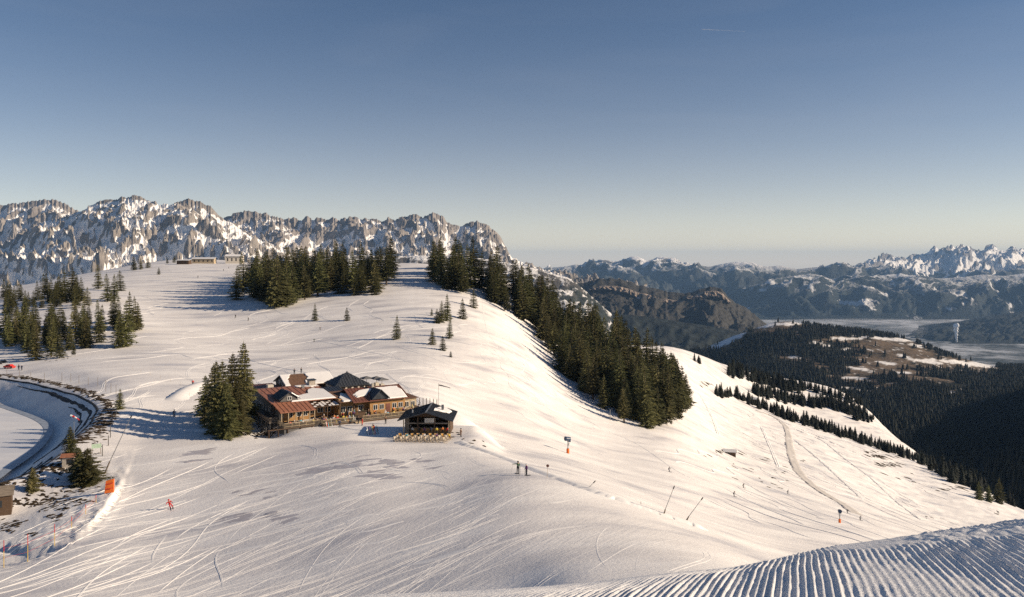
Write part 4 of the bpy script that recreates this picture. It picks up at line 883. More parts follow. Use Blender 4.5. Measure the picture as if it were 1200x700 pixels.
def roof_snow(F, parent, q, outline, th=.22):
    pts = []; n = len(outline)
    for i in range(n):
        (u0, v0), (u1, v1) = outline[i], outline[(i + 1) % n]
        for k in range(4):
            t = k / 4; u, v = u0 + (u1 - u0) * t, v0 + (v1 - v0) * t; j = .018 if 0.02 < u < .98 and 0.02 < v < .98 else 0
            p = quad_pt(q, u + random.uniform(-j, j), v + random.uniform(-j, j)); pts.append((p[0], p[1], p[2] + .02))
    m = MB(F); c = np.mean(np.array(pts), 0); inn = [(p[0] + (c[0] - p[0]) * .05, p[1] + (c[1] - p[1]) * .05, p[2] + (c[2] - p[2]) * .05 + th) for p in pts]
    N = len(pts); m.add([F(*p) for p in pts] + [F(*p) for p in inn], [(i, (i + 1) % N, N + (i + 1) % N, N + i) for i in range(N)] + [tuple(range(N, 2 * N))])
    return m.build('roof_snow', ROOFSNOW, parent, smooth=False)
def block(F, parent, a0, a1, b0, b1, h0, h1, mat, name='wall', label=None):
    m = MB(F); m.box(a0, a1, b0, b1, h0, h1); return m.build(name, mat, parent, label=label)
def gable(F, parent, a, b0, b1, h0, h1, mat, along='a', th=.15, name='gable'):
    m = MB(F); mid = (b0 + b1) / 2
    if along == 'a': P = [(a, b0, h0), (a, b1, h0), (a, mid, h1)]; Q = [(a + th, y, z) for _, y, z in P]
    else: P = [(b0, a, h0), (b1, a, h0), (mid, a, h1)]; Q = [(x, a + th, z) for x, _, z in P]
    m.add([F(*p) for p in P + Q], [(0, 1, 2), (5, 4, 3), (0, 3, 4, 1), (1, 4, 5, 2), (2, 5, 3, 0)]); return m.build(name, mat, parent)
def window(F, parent, a, b, h, w, ht, face, fm=None):     # face 'f' front (b is the wall plane), 'l' left (a is the wall plane)
    f = MB(F); g = MB(F); e = .07
    if face == 'f':
        for x0, x1, z0, z1 in ((a, a + w, h, h + e), (a, a + w, h + ht - e, h + ht), (a, a + e, h + e, h + ht - e), (a + w - e, a + w, h + e, h + ht - e), (a + w / 2 - e / 2, a + w / 2 + e / 2, h + e, h + ht - e)): f.box(x0, x1, b - .07, b - .004, z0, z1)
        g.box(a + e, a + w - e, b - .03, b - .006, h + e, h + ht - e)
    else:
        for x0, x1, z0, z1 in ((b, b + w, h, h + e), (b, b + w, h + ht - e, h + ht), (b, b + e, h + e, h + ht - e), (b + w - e, b + w, h + e, h + ht - e), (b + w / 2 - e / 2, b + w / 2 + e / 2, h + e, h + ht - e)): f.box(a - .07, a - .004, x0, x1, z0, z1)
        g.box(a - .03, a - .006, b + e, b + w - e, h + e, h + ht - e)
    o = f.build('window', fm or M['white'], parent); g.build('pane', M['glass'], o); return o
def railing(F, parent, pts, h=1.0, step=1.6, mat=None, bal=.22):
    r = MB(F); s = MB(F)
    for p, q in zip(pts, pts[1:]):
        L = math.dist(p, q); r.bar((p[0], p[1], p[2] + h), (q[0], q[1], q[2] + h), .09, .09); r.bar((p[0], p[1], p[2] + .25), (q[0], q[1], q[2] + .25), .06, .08)
        n = max(1, int(L / step))
        for i in range(n + 1): c = lerp(p, q, i / n); r.bar((c[0], c[1], c[2] - .02), (c[0], c[1] + .001, c[2] + h + .05), .09, .09)
        n = int(L / bal)
        for i in range(1, n): c = lerp(p, q, i / n); s.bar((c[0], c[1], c[2] + .27), (c[0], c[1] + .001, c[2] + h - .05), .10, .03)
    o = r.build('railing', mat or M['greywood'], parent); s.build('railing_boards', mat or M['greywood'], o, kind='stuff'); return o

# ------------------------------------------------------------------ mountain restaurant
H = empty('mountain_restaurant', FH(0, 0, 0), 0, 'sprawling wooden mountain restaurant with red and snowy roofs and a sunny terrace', 'restaurant')
W_, D_ = M['orangewood'], M['darkwood']
# porch
q = [(-3.4, 4.75, 4.5), (4.5, 4.75, 4.5), (4.9, .5, 3.2), (-3.0, .5, 3.2)]; roof(FH, H, q, M['red_roof'], M['redseam'], .9)
for a in (-2.7, -1.2, .4, 2.0, 3.5, 4.6): block(FH, H, a, a + .16, .75, .91, .45, 3.12, M['paleboard'], 'post')
block(FH, H, -2.9, 4.6, 4.3, 4.5, .45, 4.2, W_); block(FH, H, -3.0, -2.85, .9, 4.3, .45, 3.3, M['bluewood'])
block(FH, H, -2.7, 4.8, .6, .72, 3.0, 3.16, M['paleboard'], 'beam')
for a in (-2.2, -.2, 1.8, 3.2): window(FH, H, a, 4.3, 1.3, 1.1, 1.2, 'f')
# pergola with snow on its panels
pg = MB(FH); sn = MB(FH)
for i in range(8): a = 5.0 + i * .86; pg.bar((a, 2.0, 3.3), (a, 6.8, 4.1), .16, .2)
for j in range(6): b = 2.1 + j * .93; h = 3.3 + (b - 2) * .167; pg.bar((5.0, b, h + .02), (11.0, b, h + .02), .16, .14)
for i in range(7):
    for j in range(5):
        if (i + j) % 2 == 0 or random.random() < .25: b = 2.2 + j * .93; h = 3.36 + (b - 2) * .167; sn.slab([(5.1 + i * .86, b + .8, h + .16), (5.76 + i * .86, b + .8, h + .16), (5.76 + i * .86, b, h), (5.1 + i * .86, b, h)], .1)
pgo = pg.build('pergola', D_, H); sn.build('roof_snow', ROOFSNOW, pgo, kind='stuff')
for a in (5.1, 8.0, 10.9): block(FH, H, a, a + .18, 2.1, 2.28, .45, 3.2, D_, 'post')
block(FH, H, 5.0, 11.0, 6.7, 6.9, .45, 4.6, W_); 
for a in (5.5, 7.4, 9.2): window(FH, H, a, 6.7, 1.2, 1.3, 1.4, 'f')
# hall A
qa = [(-3.6, 18, 6.0), (11.2, 18, 6.0), (11.2, 4.8, 4.55), (-3.6, 4.8, 4.55)]; roof(FH, H, qa, M['red_roof'], M['redseam'], 1.2)
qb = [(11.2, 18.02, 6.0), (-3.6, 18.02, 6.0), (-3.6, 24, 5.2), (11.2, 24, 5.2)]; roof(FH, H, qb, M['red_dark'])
block(FH, H, -3.0, 11.0, 6.95, 24, -2.6, 4.5, M['bluewood'])
gable(FH, H, -3.15, 6.0, 23.5, 4.4, 5.7, M['bluewood'])
roof_snow(FH, H, qa, [(.30, .0), (1, .0), (1, .60), (.86, .74), (.74, .62), (.66, .40), (.50, .30), (.42, .42), (.36, .38), (.33, .2)])
roof_snow(FH, H, qa, [(.62, .93), (.80, .86), (.99, .84), (.99, .99), (.62, .99)], .16)
dq = [(-1.8, 10.5, 5.15), (-1.8, 5.0, 5.15)]
roof(FH, H, [(.5, 5.0, 6.75), (.5, 11, 6.75), (-1.9, 11, 5.2), (-1.9, 5.0, 5.2)], M['slate'], M['seam']); r2 = [(.5, 11, 6.75), (.5, 5.0, 6.75), (2.9, 5.0, 5.2), (2.9, 11, 5.2)]; roof(FH, H, r2, M['slate']); roof_snow(FH, H, r2, [(.15, .1), (.9, .05), (.95, .8), (.3, .9)])
gable(FH, H, 5.3, -1.7, 2.7, 4.7, 6.6, M['bluewood'], 'b'); window(FH, H, .0, 5.3, 4.95, 1.0, .8, 'f')
block(FH, H, 8.9, 10.4, 16.6, 18.2, 5.7, 7.2, M['stone'], 'chimney'); block(FH, H, 8.7, 10.6, 16.4, 18.4, 7.2, 7.4, M['slate'], 'chimney_cap')
block(FH, H, 6.7, 7.3, 15.3, 15.9, 5.5, 6.5, M['steel'], 'vent')
# hall B behind
qc = [(5.4, 29, 7.3), (18.3, 29, 7.3), (18.3, 23.8, 5.2), (5.4, 23.8, 5.2)]; roof(FH, H, qc, M['brownpatch']); roof(FH, H, [(18.3, 29.02, 7.3), (5.4, 29.02, 7.3), (5.4, 34.2, 5.2), (18.3, 34.2, 5.2)], M['slate'])
roof_snow(FH, H, qc, [(0, 0), (.10, .0), (.10, .55), (.22, .98), (0, .98)]); roof_snow(FH, H, qc, [(.42, .0), (1, 0), (1, .98), (.48, .98), (.52, .6), (.40, .3)])
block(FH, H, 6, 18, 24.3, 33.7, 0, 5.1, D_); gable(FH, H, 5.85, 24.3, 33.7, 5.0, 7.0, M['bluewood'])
window(FH, H, 5.85, 27, 4.9, 1.1, 1.0, 'l'); window(FH, H, 5.85, 29.6, 4.9, 1.1, 1.0, 'l')
# low left wing
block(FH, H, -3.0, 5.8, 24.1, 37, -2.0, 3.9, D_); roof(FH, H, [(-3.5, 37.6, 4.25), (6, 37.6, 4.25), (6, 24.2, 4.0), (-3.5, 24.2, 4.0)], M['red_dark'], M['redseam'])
block(FH, H, 1.6, 3.0, 25.5, 27, 4.1, 5.6, M['plaster'], 'chimney')
for b in (8, 10.5, 13, 15.5, 18, 20.5, 25.5, 28.5, 31.5, 34.5): window(FH, H, -3.0, b, 2.2, 1.2, 1.2, 'l'); 
for b in (9, 12.5, 16, 19.5): window(FH, H, -3.0, b, -.4, 1.0, 1.1, 'l')
block(FH, H, -5.0, -3.02, 2, 30, .9, 1.08, M['greywood'], 'balcony'); railing(FH, H, [(-4.95, 30, 1.08), (-4.95, 2, 1.08), (-3.1, 2.0, 1.08)], .95)
br = MB(FH)
for b in range(2, 31, 3):
    br.bar((-4.8, b, -2.8), (-4.8, b + .01, .9), .18, .18)
    if b < 28: br.bar((-4.8, b, -2.0), (-4.8, b + 3, .8), .10, .10); br.bar((-4.8, b + 3, -2.0), (-4.8, b, .8), .10, .10)
br.build('balcony_bracing', M['bluewood'], H)
# turret
cx, cy, hw = 19.2, 18.6, 4.4; ap = (cx, cy, 8.3); cs = [(cx - hw, cy - hw, 5.5), (cx + hw, cy - hw, 5.5), (cx + hw, cy + hw, 5.5), (cx - hw, cy + hw, 5.5)]
for i in range(4):
    p, r = cs[i], cs[(i + 1) % 4]; m = MB(FH); lo = [(x, y, z - .16) for x, y, z in (p, r, ap)]; m.add([FH(*v) for v in (p, r, ap)] + [FH(*v) for v in lo], [(0, 1, 2), (5, 4, 3), (0, 3, 4, 1), (1, 4, 5, 2), (2, 5, 3, 0)]); o = m.build('roof', M['slate'], H)
    s = MB(FH)
    for k in range(1, 12):
        c = lerp(p, r, k / 12); f = 1 - abs(k / 12 - .5) * 2; e = lerp(c, (cx + (c[0] - cx) * 0, cy + (c[1] - cy) * 0, 8.3), f); 
        mid = lerp(p, r, .5); d = ((cx - mid[0]) * f, (cy - mid[1]) * f, 2.8 * f); s.bar((c[0], c[1], c[2] + .05), (c[0] + d[0], c[1] + d[1], c[2] + d[2] + .05), .06, .09)
    s.build('roof_seams', M['steel'], o, kind='stuff')
block(FH, H, cx - 4, cx + 4, cy - 4, cy + 4, 0, 5.4, M['plaster'])
for a in (16.2, 17.8, 19.4, 21.0, 22.4): window(FH, H, a, cy - 4, 4.4, 1.0, .9, 'f', D_)
m = MB(FH); m.ball((cx, cy, 8.4), .18); m.build('finial', M['steel'], H)
# right building
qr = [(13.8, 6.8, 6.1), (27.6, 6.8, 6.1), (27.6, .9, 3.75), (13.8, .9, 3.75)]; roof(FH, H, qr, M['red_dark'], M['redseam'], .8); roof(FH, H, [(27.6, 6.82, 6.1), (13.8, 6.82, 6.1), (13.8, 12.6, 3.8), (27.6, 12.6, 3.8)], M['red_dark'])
roof_snow(FH, H, qr, [(.60, .02), (.98, .02), (.985, .6), (.94, .84), (.45, .84), (.20, .74), (.08, .5), (.12, .3), (.30, .4), (.42, .7), (.52, .6)])
m = MB(FH); m.bar((27.68, .85, 3.7), (27.68, 6.8, 6.05), .1, .3); m.bar((27.68, 6.8, 6.05), (27.68, 12.6, 3.7), .1, .3); m.build('barge_board', M['red_roof'], H)
block(FH, H, 18.2, 27.1, 1.9, 12, .3, 3.95, W_); gable(FH, H, 26.96, 2.0, 11.9, 3.9, 5.9, W_)
block(FH, H, 14, 18.1, 6.9, 12, .3, 3.8, W_)
for a in (19.0, 20.6, 23.8, 25.4): window(FH, H, a, 1.9, 1.4, 1.1, 1.2, 'f')
m = MB(FH); m.box(22.2, 23.3, 1.83, 1.897, .45, 2.6); m.build('door', M['red_dark'], H)
roof(FH, H, [(20.4, .5, 6.2), (20.4, 5.9, 6.2), (18.2, 4.0, 4.1), (18.2, .5, 4.1)], M['slate'], M['seam']); roof(FH, H, [(20.4, 5.9, 6.2), (20.4, .5, 6.2), (22.6, .5, 4.1), (22.6, 4.0, 4.1)], M['slate'], M['seam']); gable(FH, H, .9, 18.5, 22.3, 4.0, 5.9, M['slate'], 'b')
block(FH, H, 20.1, 20.7, 5.2, 5.8, 5.6, 7.0, M['stone'], 'chimney')
# middle part
qm = [(10.9, 9.6, 5.3), (18.4, 9.6, 5.3), (18.6, 2.0, 3.9), (10.9, 2.0, 3.9)]; roof(FH, H, qm, M['brownpatch']); roof_snow(FH, H, qm, [(.12, .0), (1, .0), (1, .55), (.8, .75), (.5, .6), (.3, .7), (.1, .3)])
block(FH, H, 11.2, 18.1, 3.3, 9.4, .3, 4.4, W_)
for a in (11.6, 13.2, 15.9): window(FH, H, a, 3.3, 1.3, 1.2, 1.3, 'f')
m = MB(FH); m.box(14.7, 15.6, 3.22, 3.297, .45, 2.6); m.build('door', D_, H)
for a in (11.1, 14.4, 18.2): block(FH, H, a, a + .2, 2.2, 2.4, .45, 3.8, D_, 'post')
roof(FH, H, [(10.7, 14, 5.7), (15.0, 14, 5.7), (15, 9.8, 5.2), (10.7, 9.8, 5.2)], M['slate'], M['seam']); block(FH, H, 11.05, 14.9, 9.9, 13.9, .3, 5.0, D_)
# rear block with flat top, annex
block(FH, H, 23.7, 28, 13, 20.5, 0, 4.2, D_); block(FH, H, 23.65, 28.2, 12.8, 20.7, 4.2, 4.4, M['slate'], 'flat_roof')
block(FH, H, 27.2, 30.8, 3.4, 8.6, .2, 3.0, M['paleboard']); roof(FH, H, [(27.2, 9, 3.3), (31.2, 9, 3.3), (31.2, 3.0, 3.15), (27.2, 3.0, 3.15)], M['brownpatch']); window(FH, H, 27.7, 3.4, 1.0, 1.1, 1.3, 'f'); window(FH, H, 29.3, 3.4, 1.0, 1.1, 1.3, 'f')
# terrace
DECK = [(-3.2, 4.9, -2.6, 1.99), (4.91, 30, -3.6, 3.2)]
dk = MB(FH); x = -3.2
while x < 30: dk.box(x, x + .27, (-2.6 if x < 4.9 else -3.6), 1.9 if x < 4.9 else 3.2, .32, .45 + random.uniform(-.004, .004)); x += .3
dk.build('deck_boards', M['greywood'], H, kind='stuff')
block(FH, H, -3.1, 4.85, -2.5, 1.9, -1.6, .31, M['bluewood'], 'deck_base'); block(FH, H, 4.95, 29.9, -3.5, 3.1, -.9, .31, D_, 'deck_base')
railing(FH, H, [(-3.1, 1.9, .45), (-3.1, -2.55, .45), (4.9, -2.55, .45), (4.95, -3.55, .45), (12.2, -3.55, .45)], .95, 1.6, M['paleboard']); railing(FH, H, [(14.2, -3.55, .45), (29.9, -3.55, .45), (29.9, 2.8, .45)], .95, 1.6, M['paleboard'])
for k in range(3): block(FH, H, 12.3, 14.1, -3.9 - .3 * k, -3.6 - .3 * k, -.2, .3 - .14 * k, M['paleboard'], 'step')
pi = MB(FH)
for a in (-6.4, -4.4, -2.4, .4, 3.0): pi.bar((a, -2.6, -3.5), (a, -2.59, .35), .22, .22)
pi.bar((-6.6, -2.6, .3), (3.4, -2.6, .3), .2, .2); pi.build('deck_posts', D_, H)

# ------------------------------------------------------------------ snow kiosk bar
K = empty('snow_bar', FK(0, 0, 0), 0, 'open fronted snow bar with dark grey gable roof right of the restaurant', 'bar')
ql = [(4.7, -3.2, 5.2), (4.7, 7.6, 5.2), (-1.1, 7.6, 3.5), (-1.1, -3.2, 3.5)]; qr = [(4.7, 7.6, 5.2), (4.7, -3.2, 5.2), (10.2, -3.2, 3.4), (10.2, 7.6, 3.4)]
roof(FK, K, ql, M['slate'], M['seam'], .7); roof(FK, K, qr, M['slate'], M['seam'], .7); roof_snow(FK, K, qr, [(.06, .42), (.22, .18), (.42, .25), (.50, .5), (.62, .80), (.40, .78), (.12, .62)])
m = MB(FK); m.bar((4.7, -3.3, 5.24), (4.7, 7.7, 5.24), .25, .12); m.build('ridge_cap', M['steel'], K)
block(FK, K, 0, .15, 0, 6.8, 0, 3.6, M['bluewood']); block(FK, K, 9.2, 9.35, .0, 6.8, 0, 3.5, D_); block(FK, K, .16, 9.19, 6.65, 6.8, 0, 3.6, D_); block(FK, K, 0, .9, -.2, -.02, 0, 3.6, M['greywood'])
gable(FK, K, .3, .2, 9.2, 3.6, 4.9, D_, 'b')
for a in (0, 2.9, 6.3, 9.2): block(FK, K, a, a + .2, -2.6, -2.4, 0, 3.55 + .25 * (2 if 2 < a < 7 else 0), M['paleboard'] if a in (0, 9.2) else D_, 'post')
block(FK, K, .9, 8.8, .8, 1.4, 0, 1.15, W_, 'counter'); block(FK, K, .8, 8.9, .65, 1.5, 1.16, 1.24, M['paleboard'], 'counter_top'); block(FK, K, .3, 9.4, -2.45, -2.3, 2.7, 2.95, M['greywood'], 'fascia', 'weathered fascia board')
block(FK, K, 4.0, 6.2, .5, .62, 2.3, 3.3, M['white'], 'menu_board'); block(FK, K, 7.2, 7.7, 3, 3.5, 4.6, 5.6, M['steel'], 'vent'); block(FK, K, 1.3, 1.5, 1.0, 1.2, 4.3, 4.9, M['white'], 'vent')
sh = MB(FK)
for k in range(3): sh.box(1.2, 8.6, 6.2, 6.6, 1.0 + .6 * k, 1.05 + .6 * k)
sh.build('shelf', M['greywood'], K)
# flag and posts behind
fp = empty('flagpole', FH(38, 5.6, 0), 0, 'thin flagpole with a long pale pennant behind the snow bar', 'flagpole'); m = MB(FH); m.tube((38, 5.6, -.8), (38, 5.6, 5.6), .06, .04); m.build('pole', M['steel'], fp)
m = MB(); p = FH(38, 5.6, 5.3); X = [(p[0] + i * .42, p[1] + .12 * math.sin(i * 1.3), p[2] - .12 * i * (.6 + .06 * i)) for i in range(8)]
for i in range(7): m.add([X[i], X[i + 1], (X[i + 1][0], X[i + 1][1] + .02, X[i + 1][2] - .34 + .03 * i), (X[i][0], X[i][1] + .02, X[i][2] - .36 + .03 * i)], [(0, 1, 2, 3)])
m.build('pennant', M['greycan'], fp)
def post_at(x, y, h, r, mat, name, label, cat, group=None, tilt=(0, 0)):
    z = GZ(x, y); e = empty(name, (x, y, z), 0, label, cat, group); m = MB(); m.tube((x, y, z - .5), (x + tilt[0], y + tilt[1], z + h), r, r * .8, 6); m.build('pole', mat, e); return e
OR = ['nearest the restaurant', 'second from the restaurant', 'third from the restaurant', 'middle one', 'third from the flagpole', 'second from the flagpole', 'nearest the flagpole']
for i in range(7):
    p = FH(33.6 + .68 * i, 9.2 - .55 * i, 0); post_at(p[0], p[1], 1.9, .11, M['greywood'], 'fence_post', f'short grey post behind the snow bar, {OR[i]}', 'post', 'posts behind the snow bar')

# ------------------------------------------------------------------ people
def person_mesh(pose, top, bot):
    J = dict(pel=(0, 0, .95, .145), che=(0, -.01, 1.28, .165), nek=(0, -.01, 1.49, .07), hea=(0, -.03, 1.60, .10), crn=(0, -.02, 1.70, .085),
             sl=(-.20, 0, 1.42, .075), el=(-.27, .01, 1.16, .055), wl=(-.26, -.12, .95, .045), hl=(-.25, -.17, .87, .045), sr=(.20, 0, 1.42, .075), er=(.27, .01, 1.16, .055), wr=(.26, -.12, .95, .045), hr=(.25, -.17, .87, .045),
             pl=(-.11, 0, .88, .11), kl=(-.12, -.03, .50, .08), al=(-.12, 0, .12, .07), tl=(-.13, -.19, .06, .06), pr=(.11, 0, .88, .11), kr=(.12, -.03, .50, .08), ar=(.12, 0, .12, .07), tr=(.13, -.19, .06, .06))
    def mv(**k):
        for n, v in k.items(): J[n] = (*v, J[n][3])
    if pose == 'point': mv(el=(-.46, -.02, 1.40), wl=(-.70, -.05, 1.42), hl=(-.80, -.06, 1.42), tl=(-.17, -.18, .06), al=(-.16, 0, .12))
    if pose == 'ski': mv(pel=(0, .16, .80), che=(0, -.04, 1.08), nek=(0, -.14, 1.26), hea=(0, -.19, 1.36), crn=(0, -.20, 1.46), sl=(-.2, -.10, 1.2), el=(-.32, -.16, .98), wl=(-.32, -.38, .92), hl=(-.32, -.45, .92), sr=(.2, -.10, 1.2), er=(.32, -.16, .98), wr=(.32, -.38, .92), hr=(.32, -.45, .92), pl=(-.11, .14, .74), pr=(.11, .14, .74), kl=(-.13, -.12, .46), kr=(.13, -.12, .46))
    if pose == 'carve': mv(pel=(-.10, .16, .66), che=(-.22, -.04, .98), nek=(-.26, -.14, 1.16), hea=(-.27, -.20, 1.26), crn=(-.27, -.21, 1.36), sl=(-.42, -.08, 1.06), el=(-.58, -.14, .84), wl=(-.62, -.36, .80), hl=(-.64, -.42, .80), sr=(-.04, -.10, 1.14), er=(.14, -.22, 1.02), wr=(.22, -.42, .96), hr=(.24, -.48, .96), pl=(-.18, .14, .60), pr=(.02, .14, .62), kl=(-.12, -.16, .40), kr=(.20, -.10, .44), al=(.02, 0, .12), tl=(.02, -.19, .07), ar=(.32, 0, .12), tr=(.33, -.19, .07))
    if pose == 'sit': mv(pel=(0, .10, .52), che=(0, .06, .86), nek=(0, .02, 1.06), hea=(0, -.01, 1.17), crn=(0, -.01, 1.27), sl=(-.2, .05, .99), el=(-.25, -.02, .75), wl=(-.2, -.24, .72), hl=(-.18, -.31, .73), sr=(.2, .05, .99), er=(.25, -.02, .75), wr=(.2, -.24, .72), hr=(.18, -.31, .73), pl=(-.11, .06, .50), kl=(-.13, -.34, .50), al=(-.13, -.36, .12), tl=(-.13, -.55, .06), pr=(.11, .06, .50), kr=(.13, -.34, .50), ar=(.13, -.36, .12), tr=(.13, -.55, .06))
    E = [('pel', 'che'), ('che', 'nek'), ('nek', 'hea'), ('hea', 'crn'), ('che', 'sl'), ('sl', 'el'), ('el', 'wl'), ('wl', 'hl'), ('che', 'sr'), ('sr', 'er'), ('er', 'wr'), ('wr', 'hr'), ('pel', 'pl'), ('pl', 'kl'), ('kl', 'al'), ('al', 'tl'), ('pel', 'pr'), ('pr', 'kr'), ('kr', 'ar'), ('ar', 'tr')]
    ks = list(J); me = bpy.data.meshes.new('skeleton'); me.from_pydata([J[k][:3] for k in ks], [(ks.index(a), ks.index(b)) for a, b in E], []); o = bpy.data.objects.new('skeleton', me); COL.objects.link(o)
    md = o.modifiers.new('skin', 'SKIN'); md.use_smooth_shade = True
    for i, k in enumerate(ks): r = J[k][3]; me.skin_vertices[0].data[i].radius = (r, r); me.skin_vertices[0].data[i].use_root = (k == 'pel')
    sb = o.modifiers.new('sub', 'SUBSURF'); sb.levels = 1; sb.render_levels = 1
    dg = bpy.context.evaluated_depsgraph_get(); m2 = bpy.data.meshes.new_from_object(o.evaluated_get(dg)); bpy.data.objects.remove(o); bpy.data.meshes.remove(me)
    m2.materials.clear()
    for mt in (CLOTH[top], CLOTH[bot], M['skin'], CLOTH['black']): m2.materials.append(mt)
    reg = {'pel': 1, 'pl': 1, 'pr': 1, 'kl': 1, 'kr': 1, 'hea': 2, 'crn': 2, 'nek': 2, 'hl': 3, 'hr': 3, 'al': 3, 'ar': 3, 'tl': 3, 'tr': 3}
    JV = [(Vector(J[k][:3]), reg.get(k, 0)) for k in ks]
    for p in m2.polygons: p.material_index = min(JV, key=lambda v: (v[0] - p.center).length)[1]
    return m2, J
PM = {}
def person(x, y, rz, pose, top, bot, label, group=None, skis=False, hat='black', z=None, poles=False, name='person'):
    key = (pose, top, bot)
    if key not in PM: PM[key] = person_mesh(pose, top, bot)
    me, J = PM[key]; z = GZ(x, y) if z is None else z
    e = empty(name, (x, y, z + (.03 if skis else -.01)), rz, label, 'person', group)
    b = bpy.data.objects.new('body', me); COL.objects.link(b); b.parent = e
    hk = ('hat', pose, hat)
    if hk not in PM:
        c = J['crn']; m = MB(); m.ball((c[0], c[1] + .012, c[2] + .0), .125, .135, .125, 10, 6); m.box(c[0] - .08, c[0] + .08, c[1] - .15, c[1] - .11, c[2] - .075, c[2] - .01); mm = bpy.data.meshes.new('helmet'); mm.from_pydata(m.v, [], m.f); mm.materials.append(CLOTH[hat]); PM[hk] = mm
    c = bpy.data.objects.new('helmet', PM[hk]); COL.objects.link(c); c.parent = e
    if skis:
        for s in ('l', 'r'):
            sk = ('ski', pose, s)
            if sk not in PM:
                t = J['a' + s]; m = MB(); m.box(t[0] - .05, t[0] + .05, t[1] - .95, t[1] + .75, -.03, 0.0); m.add([(t[0] - .05, t[1] - .95, -.03), (t[0] + .05, t[1] - .95, -.03), (t[0] + .03, t[1] - 1.1, .07), (t[0] - .03, t[1] - 1.1, .07)], [(0, 1, 2, 3)]); mm = bpy.data.meshes.new('ski'); mm.from_pydata(m.v, [], m.f); mm.materials.append(CLOTH['black']); PM[sk] = mm
            c = bpy.data.objects.new('ski', PM[sk]); COL.objects.link(c); c.parent = e
        for s in ('l', 'r'):
            sk = ('pole', pose, s)
            if sk not in PM:
                t = J['h' + s]; m = MB(); m.tube((t[0], t[1], t[2] + .08), (t[0] * 1.3, t[1] + (.45 if pose in ('ski', 'carve') else .05), .02), .014, .01, 5); mm = bpy.data.meshes.new('ski_pole'); mm.from_pydata(m.v, [], m.f); mm.materials.append(M['steel']); PM[sk] = mm
            c = bpy.data.objects.new('ski_pole', PM[sk]); COL.objects.link(c); c.parent = e
    return e
R_ = math.radians
SK = [(607, 556, 'point', 'green', 'black', 20, 'person in dark green pointing with an outstretched arm on the plateau edge', 1, 15),
 (617, 558, 'stand', 'purple', 'black', -60, 'person in dark purple standing right of the pointing one', 1, 14), (200, 597, 'carve', 'red', 'red', 25, 'skier in a red suit carving down the left piste', 1, 0),
 (784, 553, 'ski', 'black', 'navy', 60, 'dark skier nearest the long forest strip on the lower piste', 1, 0), (860, 582, 'ski', 'black', 'navy', 60, 'lower left skier of the close pair on the lower piste', 1, 0),
 (871, 572, 'ski', 'black', 'black', 50, 'upper right skier of the close pair on the lower piste', 1, 0), (923, 579, 'ski', 'navy', 'black', 50, 'lone dark skier between the pair and the lower snow gun', 1, 0),
 (993, 602, 'ski', 'black', 'black', 40, 'skier just right of the lower snow gun', 1, 0), (1008, 610, 'ski', 'navy', 'black', 40, 'rightmost skier, right of the lower snow gun', 1, 0),
 (368, 401, 'ski', 'green', 'black', 80, 'skier crossing the open slope above the restaurant', 1, 0), (375, 387, 'ski', 'brown', 'black', 80, 'skier just below the left one of the two lone spruces', 1, 0),
 (276, 373, 'stand', 'black', 'black', 0, 'left one of two skiers below the middle grove', 1, 0), (291, 376, 'ski', 'black', 'black', 10, 'right one of two skiers below the middle grove', 1, 0),
 (232, 326, 'stand', 'navy', 'black', 0, 'tallest looking skier below the summit station in the tree shade', 1, 0), (262, 318, 'stand', 'black', 'black', 0, 'left one of two skiers right below the summit station', 1, 0), (268, 315, 'stand', 'brown', 'black', 0, 'right one of two skiers right below the summit station', 1, 0),
 (226, 350, 'ski', 'white', 'brown', 30, 'pale small skier left of the middle grove on the knoll', 1, 0), (345, 439, 'stand', 'black', 'black', 0, 'left one of two people standing behind the restaurant roof', 0, 0), (353, 438, 'stand', 'black', 'black', 40, 'right one of two people standing behind the restaurant roof', 0, 0),
 (226, 453, 'stand', 'red', 'black', 30, 'person in red beside the low snow bank left of the restaurant', 1, 0), (204, 488, 'ski', 'navy', 'black', 30, 'dark skier left of the spruce cluster', 1, 0),
 (22, 434, 'stand', 'black', 'black', 0, 'left one of two people on the road by the red car', 0, 0), (25.5, 434.5, 'stand', 'navy', 'black', 0, 'right one of two people on the road by the red car', 0, 0),
 (540, 512, 'stand', 'brown', 'brown', 60, 'person in brown standing right outside the snow bar', 0, 0), (481, 508, 'stand', 'navy', 'black', 20, 'person in dark blue at the left corner of the snow bar', 0, 0)]
for px, py, pose, a, b, rz, lb, sk, hp in SK:
    q = G(px, py, 60); e = person(q.x, q.y, R_(rz), pose, a, b, lb, None, bool(sk), random.choice(('black', 'white', 'navy')) if 'red suit' not in lb else 'red')
    if hp: s = hp * q.y / F_PX / 1.78; e.scale = (s, s, s)
